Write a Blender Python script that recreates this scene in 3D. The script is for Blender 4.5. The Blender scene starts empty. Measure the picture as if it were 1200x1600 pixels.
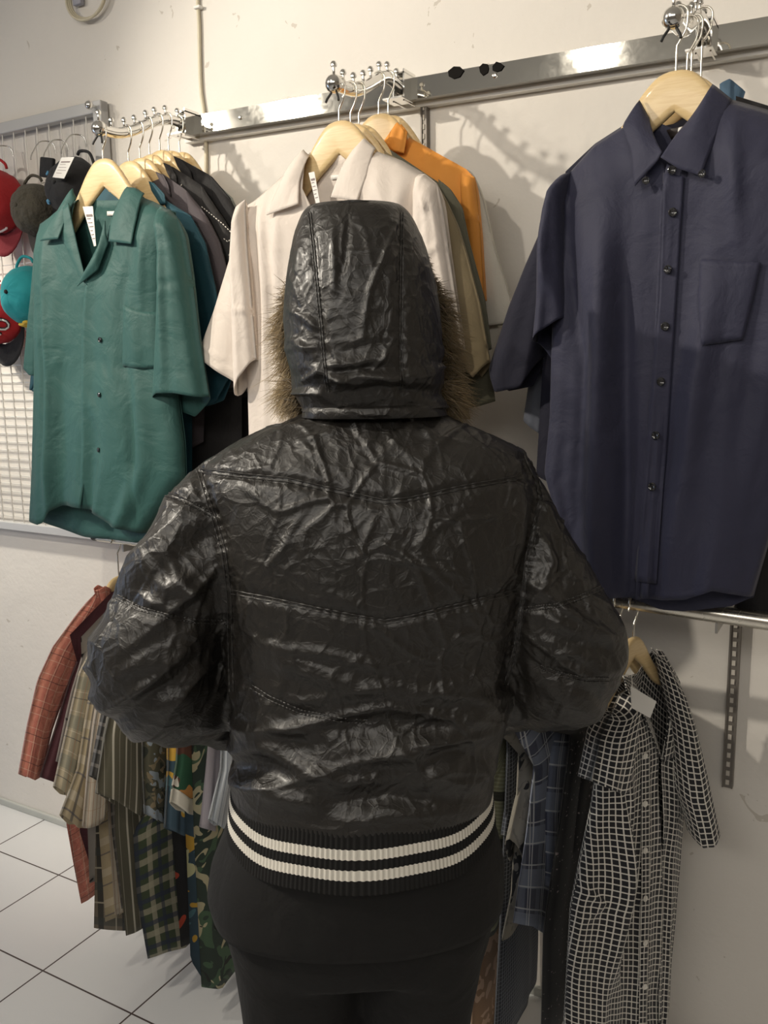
import bpy, bmesh, math, random
import numpy as np
from mathutils import Vector, Matrix
from mathutils.bvhtree import BVHTree

SC = bpy.context.scene
COL = SC.collection

# ---------------------------------------------------------------- camera
F = 1350.0
PITCH, YAW, ROLL = math.radians(9.5), math.radians(29.7), math.radians(-0.9)
CAM = Vector((0, -1.74, 1.45))
fwd = Vector((-math.sin(YAW)*math.cos(PITCH), math.cos(YAW)*math.cos(PITCH), -math.sin(PITCH)))
r0 = Vector((math.cos(YAW), math.sin(YAW), 0)); u0 = r0.cross(fwd)
CR = r0*math.cos(ROLL)+u0*math.sin(ROLL); CU = -r0*math.sin(ROLL)+u0*math.cos(ROLL)
cd = bpy.data.cameras.new('camera'); cam = bpy.data.objects.new('camera', cd); COL.objects.link(cam)
cd.sensor_fit = 'VERTICAL'; cd.sensor_height = 24.0; cd.lens = F/1600*24.0; cd.clip_start = .02
m = Matrix((CR, CU, -fwd)).transposed().to_4x4(); m.translation = CAM
cam.matrix_world = m
SC.camera = cam

# ---------------------------------------------------------------- light and exposure
SC.view_settings.view_transform = 'Standard'; SC.view_settings.look = 'None'
SC.view_settings.gamma = 1; SC.view_settings.use_curve_mapping = False
SC.view_settings.exposure = -0.12
W = bpy.data.worlds.new('world'); SC.world = W; W.use_nodes = True
W.node_tree.nodes['Background'].inputs[0].default_value = (1, .93, .82, 1)
W.node_tree.nodes['Background'].inputs[1].default_value = 0.30
WARM = (1.0, .915, .78)

def spot(name, loc, aim, power, size=90, blend=.6, rad=.035, col=WARM):
    d = bpy.data.lights.new(name, 'SPOT'); d.energy = power; d.spot_size = math.radians(size)
    d.spot_blend = blend; d.shadow_soft_size = rad; d.color = col
    o = bpy.data.objects.new(name, d); COL.objects.link(o); o.location = loc
    o.rotation_euler = (Vector(aim)-Vector(loc)).to_track_quat('-Z', 'Y').to_euler()
    return o
def area(name, loc, aim, power, sx, sy, col):
    d = bpy.data.lights.new(name, 'AREA'); d.shape = 'RECTANGLE'; d.size = sx; d.size_y = sy
    d.energy = power; d.color = col
    o = bpy.data.objects.new(name, d); COL.objects.link(o); o.location = loc
    o.rotation_euler = (Vector(aim)-Vector(loc)).to_track_quat('-Z', 'Y').to_euler()
    return o
spot('spotlight', (-3.0, -1.9, 2.68), (-1.5, -.3, 1.35), 46, 70)
spot('spotlight.001', (-2.5, -1.9, 2.68), (-.5, -.2, 1.6), 190, 62)
spot('spotlight.002', (-1.08, -2.0, 2.68), (-.75, -.5, 1.5), 40, 90)
spot('spotlight.003', (-2.75, -.75, 2.5), (-2.4, 0, 1.2), 120, 50, .8, .06, (1, .93, .8))
area('room_fill_light', (-.3, -3.5, 2.70), (-.4, -.2, .7), 60, 3.4, .9, (1, .945, .865))  # broad fill added behind the camera to lift the general brightness
area('cool_side_light', (-3.9, -1.5, 1.0), (-.8, -.8, 1.0), 7, .4, 1.2, (.5, .68, 1.0))  # unseen cool light added at the left for bluish sleeve edges

# ---------------------------------------------------------------- helpers
def ray(px, py):
    return fwd + CR*((px-600)/F) - CU*((py-800)/F)
def topx(P):
    v = np.asarray(P)-np.array(CAM); w = v@np.array(fwd)
    return np.stack([600+F*(v@np.array(CR))/w, 800-F*(v@np.array(CU))/w], -1)
def at_y(px, py, y):
    d = ray(px, py); return CAM + d*((y-CAM.y)/d.y)
def at_x(px, py, x):
    d = ray(px, py); return CAM + d*((x-CAM.x)/d.x)
HF = Vector((-math.sin(YAW), math.cos(YAW), 0)); HR = Vector((math.cos(YAW), math.sin(YAW), 0))
PD = 1.2
def PP(px, py, off=0.0):
    d = ray(px, py); return CAM + d*((PD+off)/d.dot(HF))

def tag(o, label=None, cat=None, group=None, kind=None):
    if label: o['label'] = label
    if cat: o['category'] = cat
    if group: o['group'] = group
    if kind: o['kind'] = kind
    return o
def empty(name, loc, label, cat, group=None):
    o = bpy.data.objects.new(name, None); COL.objects.link(o); o.location = loc
    o.empty_display_size = .05
    bpy.context.view_layer.update()
    return tag(o, label, cat, group)
def link_mesh(name, me, mat, parent=None, smooth=True):
    o = bpy.data.objects.new(name, me); COL.objects.link(o)
    for mm in (mat if isinstance(mat, (list, tuple)) else [mat]): me.materials.append(mm)
    if smooth:
        me.polygons.foreach_set('use_smooth', [True]*len(me.polygons))
    if parent:
        o.parent = parent; 
        w = world_of(parent)
        o.matrix_parent_inverse = w.inverted()
    return o
def world_of(o):
    m = o.matrix_basis.copy() if o.parent is None else world_of(o.parent) @ o.matrix_parent_inverse @ o.matrix_basis
    return m
def fin(name, bm, mat, parent=None, smooth=True):
    me = bpy.data.meshes.new(name); bm.to_mesh(me); bm.free()
    return link_mesh(name, me, mat, parent, smooth)

def resample(P, n):
    P = np.asarray(P, float)
    d = np.r_[0, np.cumsum(np.linalg.norm(np.diff(P, axis=0), axis=1))]
    t = np.linspace(0, d[-1], n)
    return np.stack([np.interp(t, d, P[:, i]) for i in range(P.shape[1])], -1)
def smooth_curve(P, k=12):
    "Catmull-Rom through P"
    P = np.asarray(P, float)
    if len(P) < 3: return P
    Q = np.vstack([2*P[0]-P[1], P, 2*P[-1]-P[-2]])
    out = []
    for i in range(1, len(Q)-2):
        for s in np.linspace(0, 1, k, endpoint=False):
            a, b, c, d = Q[i-1], Q[i], Q[i+1], Q[i+2]
            out.append(.5*((2*b)+(-a+c)*s+(2*a-5*b+4*c-d)*s*s+(-a+3*b-3*c+d)*s**3))
    out.append(P[-1])
    return np.array(out)

# noise ------------------------------------------------------------------
_rs = np.random.RandomState(7); TAB = _rs.rand(4096)
def _h(i, j, k, s): return TAB[(i*73 + j*179 + k*283 + s*97 + (i*j) % 31*7 + (j*k) % 29*11) % 4096]
def vnoise(P, sc, seed=0):
    P = np.asarray(P, float)*sc + 100.3+seed*1.7
    if P.shape[1] == 2: P = np.c_[P, np.zeros(len(P))]
    I = np.floor(P).astype(int); f = P-I; f = f*f*(3-2*f)
    r = 0
    for a in (0, 1):
        for b in (0, 1):
            for c in (0, 1):
                w = (f[:, 0] if a else 1-f[:, 0])*(f[:, 1] if b else 1-f[:, 1])*(f[:, 2] if c else 1-f[:, 2])
                r = r + w*_h(I[:, 0]+a, I[:, 1]+b, I[:, 2]+c, seed)
    return r*2-1
def worley(P, sc, seed=0):
    "F1, F2 distances"
    P = np.asarray(P, float)*sc + 50.1
    I = np.floor(P).astype(int)
    F1 = np.full(len(P), 9.); F2 = np.full(len(P), 9.)
    for a in (-1, 0, 1):
        for b in (-1, 0, 1):
            for c in (-1, 0, 1):
                J = I+np.array([a, b, c])
                Q = J + np.stack([_h(J[:, 0], J[:, 1], J[:, 2], seed+q) for q in (1, 5, 9)], -1)
                d = np.linalg.norm(P-Q, axis=1)
                F2 = np.minimum(F2, np.maximum(F1, d)); F1 = np.minimum(F1, d)
    return F1, F2
def seg_dist(P, line):
    "distance of 2D points to a polyline, and the fraction along it"
    P = np.asarray(P, float); L = np.asarray(line, float)
    best = np.full(len(P), 1e9); tt = np.zeros(len(P)); sd = np.zeros(len(P))
    ln = np.r_[0, np.cumsum(np.linalg.norm(np.diff(L, axis=0), axis=1))]
    for i in range(len(L)-1):
        a, b = L[i], L[i+1]; ab = b-a; q = ab@ab
        if q < 1e-12: continue
        t = np.clip(((P-a)@ab)/q, 0, 1)
        D = P-(a+t[:, None]*ab); d = np.linalg.norm(D, axis=1)
        mk = d < best
        best[mk] = d[mk]; tt[mk] = (ln[i]+t[mk]*np.sqrt(q))/ln[-1]
        sd[mk] = (D[mk, 0]*-ab[1]+D[mk, 1]*ab[0])
    return best, tt, np.sign(sd)

# materials ---------------------------------------------------------------
def mat(name, col, rough=.6, metal=0, bump=0, bscale=40, spec=.5, sheen=0, coat=0, emit=None, var=0, trans=0):
    m = bpy.data.materials.new(name); m.use_nodes = True; nt = m.node_tree; b = nt.nodes['Principled BSDF']
    b.inputs['Base Color'].default_value = (*col, 1); b.inputs['Roughness'].default_value = rough
    b.inputs['Metallic'].default_value = metal; b.inputs['Specular IOR Level'].default_value = spec
    b.inputs['Sheen Weight'].default_value = sheen; b.inputs['Coat Weight'].default_value = coat
    if trans: b.inputs['Transmission Weight'].default_value = trans
    if var:
        n = nt.nodes.new('ShaderNodeTexNoise'); n.inputs['Scale'].default_value = 6; n.inputs['Detail'].default_value = 6
        t = nt.nodes.new('ShaderNodeTexCoord'); nt.links.new(t.outputs['Object'], n.inputs['Vector'])
        mx = nt.nodes.new('ShaderNodeMix'); mx.data_type = 'RGBA'
        mx.inputs['A'].default_value = (*[c*(1-var) for c in col], 1); mx.inputs['B'].default_value = (*[min(1, c*(1+var)) for c in col], 1)
        nt.links.new(n.outputs['Fac'], mx.inputs['Factor']); nt.links.new(mx.outputs['Result'], b.inputs['Base Color'])
    if bump:
        n = nt.nodes.new('ShaderNodeTexNoise'); n.inputs['Scale'].default_value = bscale; n.inputs['Detail'].default_value = 5
        t = nt.nodes.new('ShaderNodeTexCoord'); nt.links.new(t.outputs['Object'], n.inputs['Vector'])
        bp = nt.nodes.new('ShaderNodeBump'); bp.inputs['Distance'].default_value = .01; bp.inputs['Strength'].default_value = bump
        nt.links.new(n.outputs['Fac'], bp.inputs['Height']); nt.links.new(bp.outputs['Normal'], b.inputs['Normal'])
    return m

class NB:
    "little node helper"
    def __init__(s, m): s.m = m; s.nt = m.node_tree; s.n = s.nt.nodes; s.b = s.n['Principled BSDF']
    def lk(s, a, b): s.nt.links.new(a, b)
    def math(s, op, a, b=None, c=None):
        n = s.n.new('ShaderNodeMath'); n.operation = op
        for i, v in enumerate((a, b, c)):
            if v is None: continue
            if hasattr(v, 'is_output'): s.lk(v, n.inputs[i])
            else: n.inputs[i].default_value = v
        return n.outputs[0]
    def mix(s, f, a, b):
        n = s.n.new('ShaderNodeMix'); n.data_type = 'RGBA'
        for k, v in (('Factor', f), ('A', a), ('B', b)):
            if hasattr(v, 'is_output'): s.lk(v, n.inputs[k])
            elif k == 'Factor': n.inputs[k].default_value = v
            else: n.inputs[k].default_value = (*v, 1)
        return n.outputs['Result']
    def sep(s, v):
        n = s.n.new('ShaderNodeSeparateXYZ'); s.lk(v, n.inputs[0]); return n.outputs
    def coord(s, k='UV'):
        n = s.n.new('ShaderNodeTexCoord'); return n.outputs[k]
    def noise(s, v, sc, det=4, dist=0):
        n = s.n.new('ShaderNodeTexNoise'); n.inputs['Scale'].default_value = sc; n.inputs['Detail'].default_value = det
        n.inputs['Distortion'].default_value = dist; s.lk(v, n.inputs['Vector']); return n
    def voro(s, v, sc, feat='F1'):
        n = s.n.new('ShaderNodeTexVoronoi'); n.feature = feat; n.inputs['Scale'].default_value = sc; s.lk(v, n.inputs['Vector']); return n
    def bump(s, h, st=.5, d=.01, nrm=None):
        n = s.n.new('ShaderNodeBump'); n.inputs['Strength'].default_value = st; n.inputs['Distance'].default_value = d
        s.lk(h, n.inputs['Height'])
        if nrm: s.lk(nrm, n.inputs['Normal'])
        return n.outputs['Normal']

def plaid(name, base, bands, rough=.8, weave=.25):
    """bands: (axis 'u'/'v', period, offset, width, colour, strength) in metres of cloth"""
    m = mat(name, base, rough, sheen=.15); k = NB(m); uv = k.sep(k.coord('UV')); c = None
    for (ax, per, off, wid, col, st) in bands:
        t = k.math('MODULO', k.math('ADD', uv[0 if ax == 'u' else 1], 10*per+off), per)
        f = k.math('MULTIPLY', k.math('LESS_THAN', t, wid), st)
        c = k.mix(f, base if c is None else c, col)
    k.lk(c, k.b.inputs['Base Color'])
    n = k.noise(k.coord('UV'), 60, 3)
    k.lk(k.bump(n.outputs['Fac'], weave, .004), k.b.inputs['Normal'])
    return m
def printed(name, base, blobs, rough=.8):
    """blobs: (scale, threshold, colour, distortion, seed)"""
    m = mat(name, base, rough, sheen=.1); k = NB(m); c = None; uv = k.coord('UV')
    for i, (sc, th, col, di) in enumerate(blobs):
        mp = k.n.new('ShaderNodeMapping'); k.lk(uv, mp.inputs['Vector']); mp.inputs['Location'].default_value = (i*3.7, i*1.3, 0)
        n = k.noise(mp.outputs['Vector'], sc, 1, di)
        f = k.math('GREATER_THAN', n.outputs['Fac'], th)
        c = k.mix(f, base if c is None else c, col)
    k.lk(c, k.b.inputs['Base Color'])
    return m

def fabric(name, col, rough=.8, fine=.15, sheen=.05):
    m = mat(name, col, rough, sheen=sheen); k = NB(m)
    o = k.coord('Object')
    n1 = k.noise(o, 14, 4, .6); n2 = k.noise(o, 420, 2)
    nn = k.bump(n1.outputs['Fac'], .35, .02)
    k.lk(k.bump(n2.outputs['Fac'], fine, .0015, nn), k.b.inputs['Normal'])
    k.lk(k.mix(n1.outputs['Fac'], tuple(c*.93 for c in col), tuple(min(1, c*1.07) for c in col)), k.b.inputs['Base Color'])
    return m

# basic solids ---------------------------------------------------------------
def add_box(bm, c, s, rot=None, bev=0):
    r = bmesh.ops.create_cube(bm, size=1)
    M = Matrix.Translation(c) @ (rot.to_4x4() if rot else Matrix()) @ Matrix.Diagonal((*s, 1))
    bmesh.ops.transform(bm, matrix=M, verts=r['verts'])
    if bev:
        es = list({e for v in r['verts'] for e in v.link_edges})
        bmesh.ops.bevel(bm, geom=es, offset=bev, segments=2, affect='EDGES', profile=.5)
def add_tube(bm, pts, rad, seg=10, cap=True):
    P = [Vector(p) for p in pts]; n = len(P)
    R = rad if hasattr(rad, '__len__') else [rad]*n
    rings = []; up = None
    for i in range(n):
        t = (P[min(i+1, n-1)]-P[max(i-1, 0)]).normalized()
        if up is None:
            up = t.orthogonal().normalized()
        else:
            up = (up - t*up.dot(t)); up = up.normalized() if up.length > 1e-6 else t.orthogonal().normalized()
        s = t.cross(up)
        rings.append([bm.verts.new(P[i]+(up*math.cos(a)+s*math.sin(a))*R[i]) for a in [2*math.pi*j/seg for j in range(seg)]])
    for i in range(n-1):
        for j in range(seg):
            bm.faces.new((rings[i][j], rings[i][(j+1) % seg], rings[i+1][(j+1) % seg], rings[i+1][j]))
    if cap:
        bm.faces.new(rings[0][::-1]); bm.faces.new(rings[-1])
    return rings
def add_lathe(bm, prof, M=None, seg=20):
    "prof: (r, z)"
    M = M or Matrix(); rings = []
    for r, z in prof:
        if r < 1e-6: rings.append([bm.verts.new(M @ Vector((0, 0, z)))])
        else: rings.append([bm.verts.new(M @ Vector((r*math.cos(2*math.pi*j/seg), r*math.sin(2*math.pi*j/seg), z))) for j in range(seg)])
    for a, b in zip(rings, rings[1:]):
        for j in range(seg):
            k = (j+1) % seg
            if len(a) == 1 and len(b) == 1: continue
            if len(a) == 1: bm.faces.new((a[0], b[j], b[k]))
            elif len(b) == 1: bm.faces.new((a[j], b[0], a[k]))
            else: bm.faces.new((a[j], b[j], b[k], a[k]))
def add_loft(bm, rings, cap=True):
    vs = [[bm.verts.new(p) for p in r] for r in rings]; n = len(vs[0])
    for a, b in zip(vs, vs[1:]):
        for j in range(n): bm.faces.new((a[j], a[(j+1) % n], b[(j+1) % n], b[j]))
    if cap: bm.faces.new(vs[0][::-1]); bm.faces.new(vs[-1])
    return vs
def normals_out(bm): bmesh.ops.recalc_face_normals(bm, faces=bm.faces[:])
def solid(name, bm, mat, parent=None, smooth=True):
    normals_out(bm)
    me = bpy.data.meshes.new(name); bm.to_mesh(me); bm.free()
    o = link_mesh(name, me, mat, parent, smooth)
    if smooth:
        try: me.set_sharp_from_angle(angle=math.radians(50))
        except Exception: pass
    return o

# cloth planes and panels ------------------------------------------------------
class Plane:
    "vertical cloth plane; ang 0 = parallel to the wall, 90 = square to it"
    def __init__(s, o, ang=0):
        a = math.radians(ang); s.o = Vector(o); s.ax = Vector((math.cos(a), math.sin(a), 0)); s.n = Vector((math.sin(a), -math.cos(a), 0))
    def uv(s, px, py):
        d = ray(px, py); t = (s.o-CAM).dot(s.n)/d.dot(s.n); p = CAM+d*t-s.o
        return (p.dot(s.ax), p.z)
    def c(s, pts):
        if isinstance(pts, np.ndarray): return pts
        return np.array([s.uv(*p) if len(p) == 2 else (p[0], p[1]) for p in pts])   # 3-tuples are metric (a, b, 0)
    def w(s, A, h=0):
        A = np.asarray(A); h = np.broadcast_to(h, A.shape[:-1])
        return np.array(s.o)+A[..., :1]*np.array(s.ax)+A[..., 1:2]*np.array([0, 0, 1.])+h[..., None]*np.array(s.n)

def coons(T, B, L, R, nu, nv):
    T, B, L, R = resample(T, nu), resample(B, nu), resample(L, nv), resample(R, nv)
    u = np.linspace(0, 1, nu)[None, :, None]; v = np.linspace(0, 1, nv)[:, None, None]
    c = (1-v)*T[None]+v*B[None]+(1-u)*L[:, None]+u*R[:, None]
    c -= (1-u)*(1-v)*((T[0]+L[0])/2)+u*(1-v)*((T[-1]+R[0])/2)+(1-u)*v*((B[0]+L[-1])/2)+u*v*((B[-1]+R[-1])/2)
    return c
def folds(G, amp, k, seed, u, v, drop=1.0):
    r = np.random.RandomState(seed+3); s = 0
    for i in range(6):
        kk = k*(.45+.3*i)*(.8+.4*r.rand()); ph = r.rand()*6.28; dr = (r.rand()-.5)*1.6
        s = s + np.sin(kk*2*np.pi*(u+.06*np.sin(3*v+ph))+ph+dr*v*3)/(1+1.1*i)
    s = np.sign(s)*np.abs(s)**.85
    return amp*s*(.25+.75*v**drop)*.6
def add_sheet(bm, pl, C, H, uvs=(0, 0)):
    nv, nu = C.shape[:2]; X = pl.w(C, H); lay = bm.loops.layers.uv.verify()
    vs = [[bm.verts.new(X[i, j]) for j in range(nu)] for i in range(nv)]
    cu = np.c_[np.zeros(nv), np.cumsum(np.linalg.norm(np.diff(X, axis=1), axis=2), 1)]; cu = .5*cu+.5*cu.mean(0)[None]; cu = cu-cu[:, nu//2:nu//2+1]+.5
    cv = np.r_[0, np.cumsum(np.linalg.norm(np.diff(X, axis=0), axis=2).mean(1))]
    for i in range(nv-1):
        for j in range(nu-1):
            q = ((i, j), (i+1, j), (i+1, j+1), (i, j+1))
            try: f = bm.faces.new([vs[a][b] for a, b in q])
            except ValueError: continue
            for l, (a, b) in zip(f.loops, q): l[lay].uv = (uvs[0]+cu[a, b], uvs[1]+cv[a])
    return vs
def prof(u, kind, pw=.5):
    if kind == 'full': x = 1-np.abs(2*u-1)**3
    elif kind == 'left': x = 1-(1-np.minimum(u/.5, 1))**3
    elif kind == 'right': x = 1-(1-np.minimum((1-u)/.5, 1))**3
    else: x = np.ones_like(u)
    return np.clip(x, 0, 1)**pw
def panel_bm(bm, pl, T, B, L, R, th=.03, thb=None, nu=34, nv=50, amp=.006, k=4, seed=0, creases=(), kind='full', back=True, off=0, top=True, drop=1.0, flare=0, bT=None, bB=None):
    T, B, L, R = (pl.c(x) for x in (T, B, L, R)); C = coons(T, B, L, R, nu, nv)
    u = np.linspace(0, 1, nu)[None]+0*np.linspace(0, 1, nv)[:, None]; v = np.linspace(0, 1, nv)[:, None]+0*u
    pr = prof(u, kind); tp = np.clip(v/.10, 0, 1)**.5 if top else 1.0
    base = (th*(1+flare*v))*pr*(tp if top else 1)
    H = base+folds(C, amp, k, seed, u, v, drop)*np.clip(pr, 0, 1)*(np.clip(v/.2, 0, 1) if top else 1)
    nz = vnoise(C.reshape(-1, 2), 9, seed).reshape(u.shape); H = H+nz*amp*.5*pr
    for (ln, w, a) in creases:
        d, t, sg = seg_dist(C.reshape(-1, 2), pl.c(ln)); e = np.sin(np.pi*np.clip(t*.9+.05, 0, 1))
        H = H+(a*np.exp(-(d/w)**2)*e).reshape(u.shape)
    add_sheet(bm, pl, C, H+off)
    if back:
        tb = th if thb is None else thb
        C2 = C
        if bT is not None or bB is not None:
            C2 = coons(pl.c(bT) if bT is not None else T, pl.c(bB) if bB is not None else B, L, R, nu, nv)
        H2 = -tb*pr*tp + folds(C, amp*.6, k*.8, seed+50, u, v, drop)*pr*.6
        add_sheet(bm, pl, C2, H2+off)
def cloth_obj(name, bm, mat, parent, thick=.0012, weld=.0006):
    bmesh.ops.remove_doubles(bm, verts=bm.verts[:], dist=weld)
    me = bpy.data.meshes.new(name); bm.to_mesh(me)
    tree = BVHTree.FromBMesh(bm); bm.free()
    o = link_mesh(name, me, mat, parent)
    if thick:
        md = o.modifiers.new('solid', 'SOLIDIFY'); md.thickness = thick; md.offset = 0
    return o, tree
def panel(name, parent, mt, pl, T, B, L, R, thick=.0012, **kw):
    bm = bmesh.new(); panel_bm(bm, pl, T, B, L, R, **kw)
    return cloth_obj(name, bm, mt, parent, thick)
def leaf(name, parent, mt, pl, T, B, L, R, h0=.012, h1=.045, puff=.006, nu=16, nv=20, hu=0):
    "a free collar leaf or lapel: h0 / h1 = distance in front of the cloth plane at its top and bottom, hu adds towards the right edge"
    T, B, L, R = (pl.c(x) for x in (T, B, L, R)); C = coons(T, B, L, R, nu, nv)
    u = np.linspace(0, 1, nu)[None]+0*np.linspace(0, 1, nv)[:, None]; v = np.linspace(0, 1, nv)[:, None]+0*u
    H = h0+(h1-h0)*v**.7+puff*np.sin(np.pi*u)*np.sin(np.pi*np.clip(v*.9+.1, 0, 1))+hu*u
    bm = bmesh.new(); add_sheet(bm, pl, C, H); return cloth_obj(name, bm, mt, parent, .0022)[0]
def hit(tree, px, py):
    d = ray(px, py).normalized(); loc, n, i, dist = tree.ray_cast(CAM, d)
    if loc is None: return None, None
    if n.dot(d) > 0: n = -n
    return loc, n
def on_cloth(name, parent, mt, tree, T, B, L, R, lift=.003, nu=14, nv=14, thick=.001, pl=None, puff=0, uvs=None):
    "a piece lying on a cloth surface, outlined where it is sewn"
    C = coons(*(np.array(x, float) for x in (T, B, L, R)), nu, nv); bm = bmesh.new(); lay = bm.loops.layers.uv.verify()
    vs = []; last = None
    X = np.zeros((nv, nu, 3)); ok = np.zeros((nv, nu), bool)
    for i in range(nv):
        for j in range(nu):
            p, n = hit(tree, *C[i, j])
            if p is not None:
                a, b = i/(nv-1), j/(nu-1)
                X[i, j] = p+(n*.4+(CAM-p).normalized()*.6)*(lift+puff*math.sin(math.pi*a)*math.sin(math.pi*b)); ok[i, j] = True
    if not ok.any(): return None
    dep = (X-np.array(CAM))@np.array(fwd); dm = np.median(dep[ok])
    for i in range(nv):
        for j in range(nu):
            if not ok[i, j]:
                d = ray(*C[i, j]); X[i, j] = np.array(CAM+d*dm)
    vs = [[bm.verts.new(X[i, j]) for j in range(nu)] for i in range(nv)]
    lu = np.linalg.norm(np.diff(X, axis=1), axis=2).sum(1).mean(); lv = np.linalg.norm(np.diff(X, axis=0), axis=2).sum(0).mean()
    for i in range(nv-1):
        for j in range(nu-1):
            q = ((i, j), (i+1, j), (i+1, j+1), (i, j+1)); f = bm.faces.new([vs[a][b] for a, b in q])
            for l, (a, b) in zip(f.loops, q): l[lay].uv = (b/(nu-1)*lu, a/(nv-1)*lv)
    o, t = cloth_obj(name, bm, mt, parent, thick)
    return o
def stitch(name, parent, mt, tree, line, r=.0008, lift=.0012, n=60, dash=False):
    pts = []
    for p in resample(np.array(line, float), n):
        q, nn = hit(tree, *p)
        if q is not None: pts.append(q+nn*lift)
    if len(pts) < 3: return None
    bm = bmesh.new()
    if dash:
        for i in range(0, len(pts)-1, 2): add_tube(bm, [pts[i], pts[i+1]], r, 6)
    else: add_tube(bm, pts, r, 6)
    return solid(name, bm, mt, parent)
def button(parent, mt, tree, px, py, r=.0055):
    p, n = hit(tree, px, py)
    if p is None: return
    bm = bmesh.new(); M = Matrix.Translation(p+n*.0035) @ n.to_track_quat('Z', 'Y').to_matrix().to_4x4()
    add_lathe(bm, [(0, -.002), (r, -.0015), (r*1.02, .0008), (r*.85, .0016), (r*.62, .0006), (0, .0005)], M, 18)
    for sx, sy in ((1, 1), (1, -1), (-1, 1), (-1, -1)):
        add_lathe(bm, [(0, .0004), (.0006, .0012), (0, .0014)], M @ Matrix.Translation((sx*.0013, sy*.0013, 0)), 6)
    return solid('button', bm, mt, parent)

# ================================================================ the room
def wall_mat():
    m = mat('painted_plaster', (.80, .755, .69), .75); k = NB(m); o = k.coord('Object')
    n1 = k.noise(o, 2.2, 5); n2 = k.noise(o, 90, 4); n3 = k.noise(o, 16, 8, 1.5)
    st = k.math('MULTIPLY', k.math('GREATER_THAN', n3.outputs['Fac'], .71), .55)
    c = k.mix(n1.outputs['Fac'], (.78, .745, .695), (.72, .68, .625)); c = k.mix(st, c, (.45, .40, .33))
    k.lk(c, k.b.inputs['Base Color'])
    b = k.bump(n1.outputs['Fac'], .5, .03); k.lk(k.bump(n2.outputs['Fac'], .25, .003, b), k.b.inputs['Normal'])
    return m
M_WALL = wall_mat()
def floor_mat():
    m = mat('white_floor_tile', (.74, .74, .73), .22, coat=.2); k = NB(m); s = k.sep(k.coord('Object'))
    g = None
    for i, off in ((0, 1.691), (1, .504)):
        t = k.math('MODULO', k.math('ADD', s[i], off+30*.30), .30)
        a = k.math('MAXIMUM', k.math('LESS_THAN', t, .0022), k.math('GREATER_THAN', t, .2978))
        g = a if g is None else k.math('MAXIMUM', g, a)
    n = k.noise(k.coord('Object'), 3, 5)
    base = k.mix(n.outputs['Fac'], (.70, .71, .72), (.78, .78, .77))
    k.lk(k.mix(g, base, (.07, .05, .045)), k.b.inputs['Base Color'])
    k.lk(k.math('ADD', k.math('MULTIPLY', g, .5), .22), k.b.inputs['Roughness'])
    k.lk(k.bump(k.math('SUBTRACT', 1.0, g), .4, .002), k.b.inputs['Normal'])
    return m
def struct(name, c, s, mt):
    bm = bmesh.new(); add_box(bm, c, s); o = solid(name, bm, mt, None, False); return tag(o, kind='structure')
struct('wall_back', (-.9, .05, 1.4), (6.6, .1, 2.8), M_WALL)
struct('floor', (-.9, -2.05, -.05), (6.6, 4.1, .1), floor_mat())
struct('ceiling', (-.9, -2.05, 2.85), (6.6, 4.3, .1), mat('ceiling_paint', (.72, .70, .66), .9))
struct('wall_left', (-4.25, -2.05, 1.4), (.1, 4.3, 2.8), M_WALL)
struct('wall_right', (2.45, -2.05, 1.4), (.1, 4.3, 2.8), mat('shop_wall_right', (.42, .37, .31), .9))
struct('wall_front', (-.9, -4.15, 1.4), (6.6, .1, 2.8), mat('shop_wall_front', (.30, .27, .24), .9))
bm = bmesh.new(); add_box(bm, (-.9, -.006, .011), (6.5, .012, .022), bev=.003)
tag(solid('baseboard_back', bm, mat('grey_grout_strip', (.48, .49, .46), .6), None, False), kind='structure')

# chrome
def chrome_mat(name, col=(.78, .77, .74), r=.09, scr=.12, bp=.08):
    m = mat(name, col, r, 1.0); k = NB(m); n = k.noise(k.coord('Object'), 60, 6, 1)
    k.lk(k.math('ADD', k.math('MULTIPLY', n.outputs['Fac'], scr), r), k.b.inputs['Roughness'])
    n2 = k.noise(k.coord('Object'), 14, 4); k.lk(k.bump(n2.outputs['Fac'], bp, .01), k.b.inputs['Normal'])
    return m
CHROME = chrome_mat('chrome'); RAILM = chrome_mat('scuffed_chrome', (.60, .585, .54), .03, .05, .012)
WIRE = chrome_mat('hook_wire', (.80, .76, .68), .15)
M_CREAM = mat('cream_cable', (.62, .56, .42), .5); M_DARK = mat('dark_tape', (.012, .011, .010), .9, spec=.1)
M_GREYF = mat('grey_enamel', (.50, .50, .50), .45, .0); M_WIREW = mat('white_wire', (.72, .70, .65), .4, .3)
M_TAG = mat('white_card', (.80, .78, .74), .6); M_INK = mat('printed_ink', (.04, .035, .035), .6)
M_WHITE = mat('white_paint', (.8, .78, .74), .5)

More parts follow.
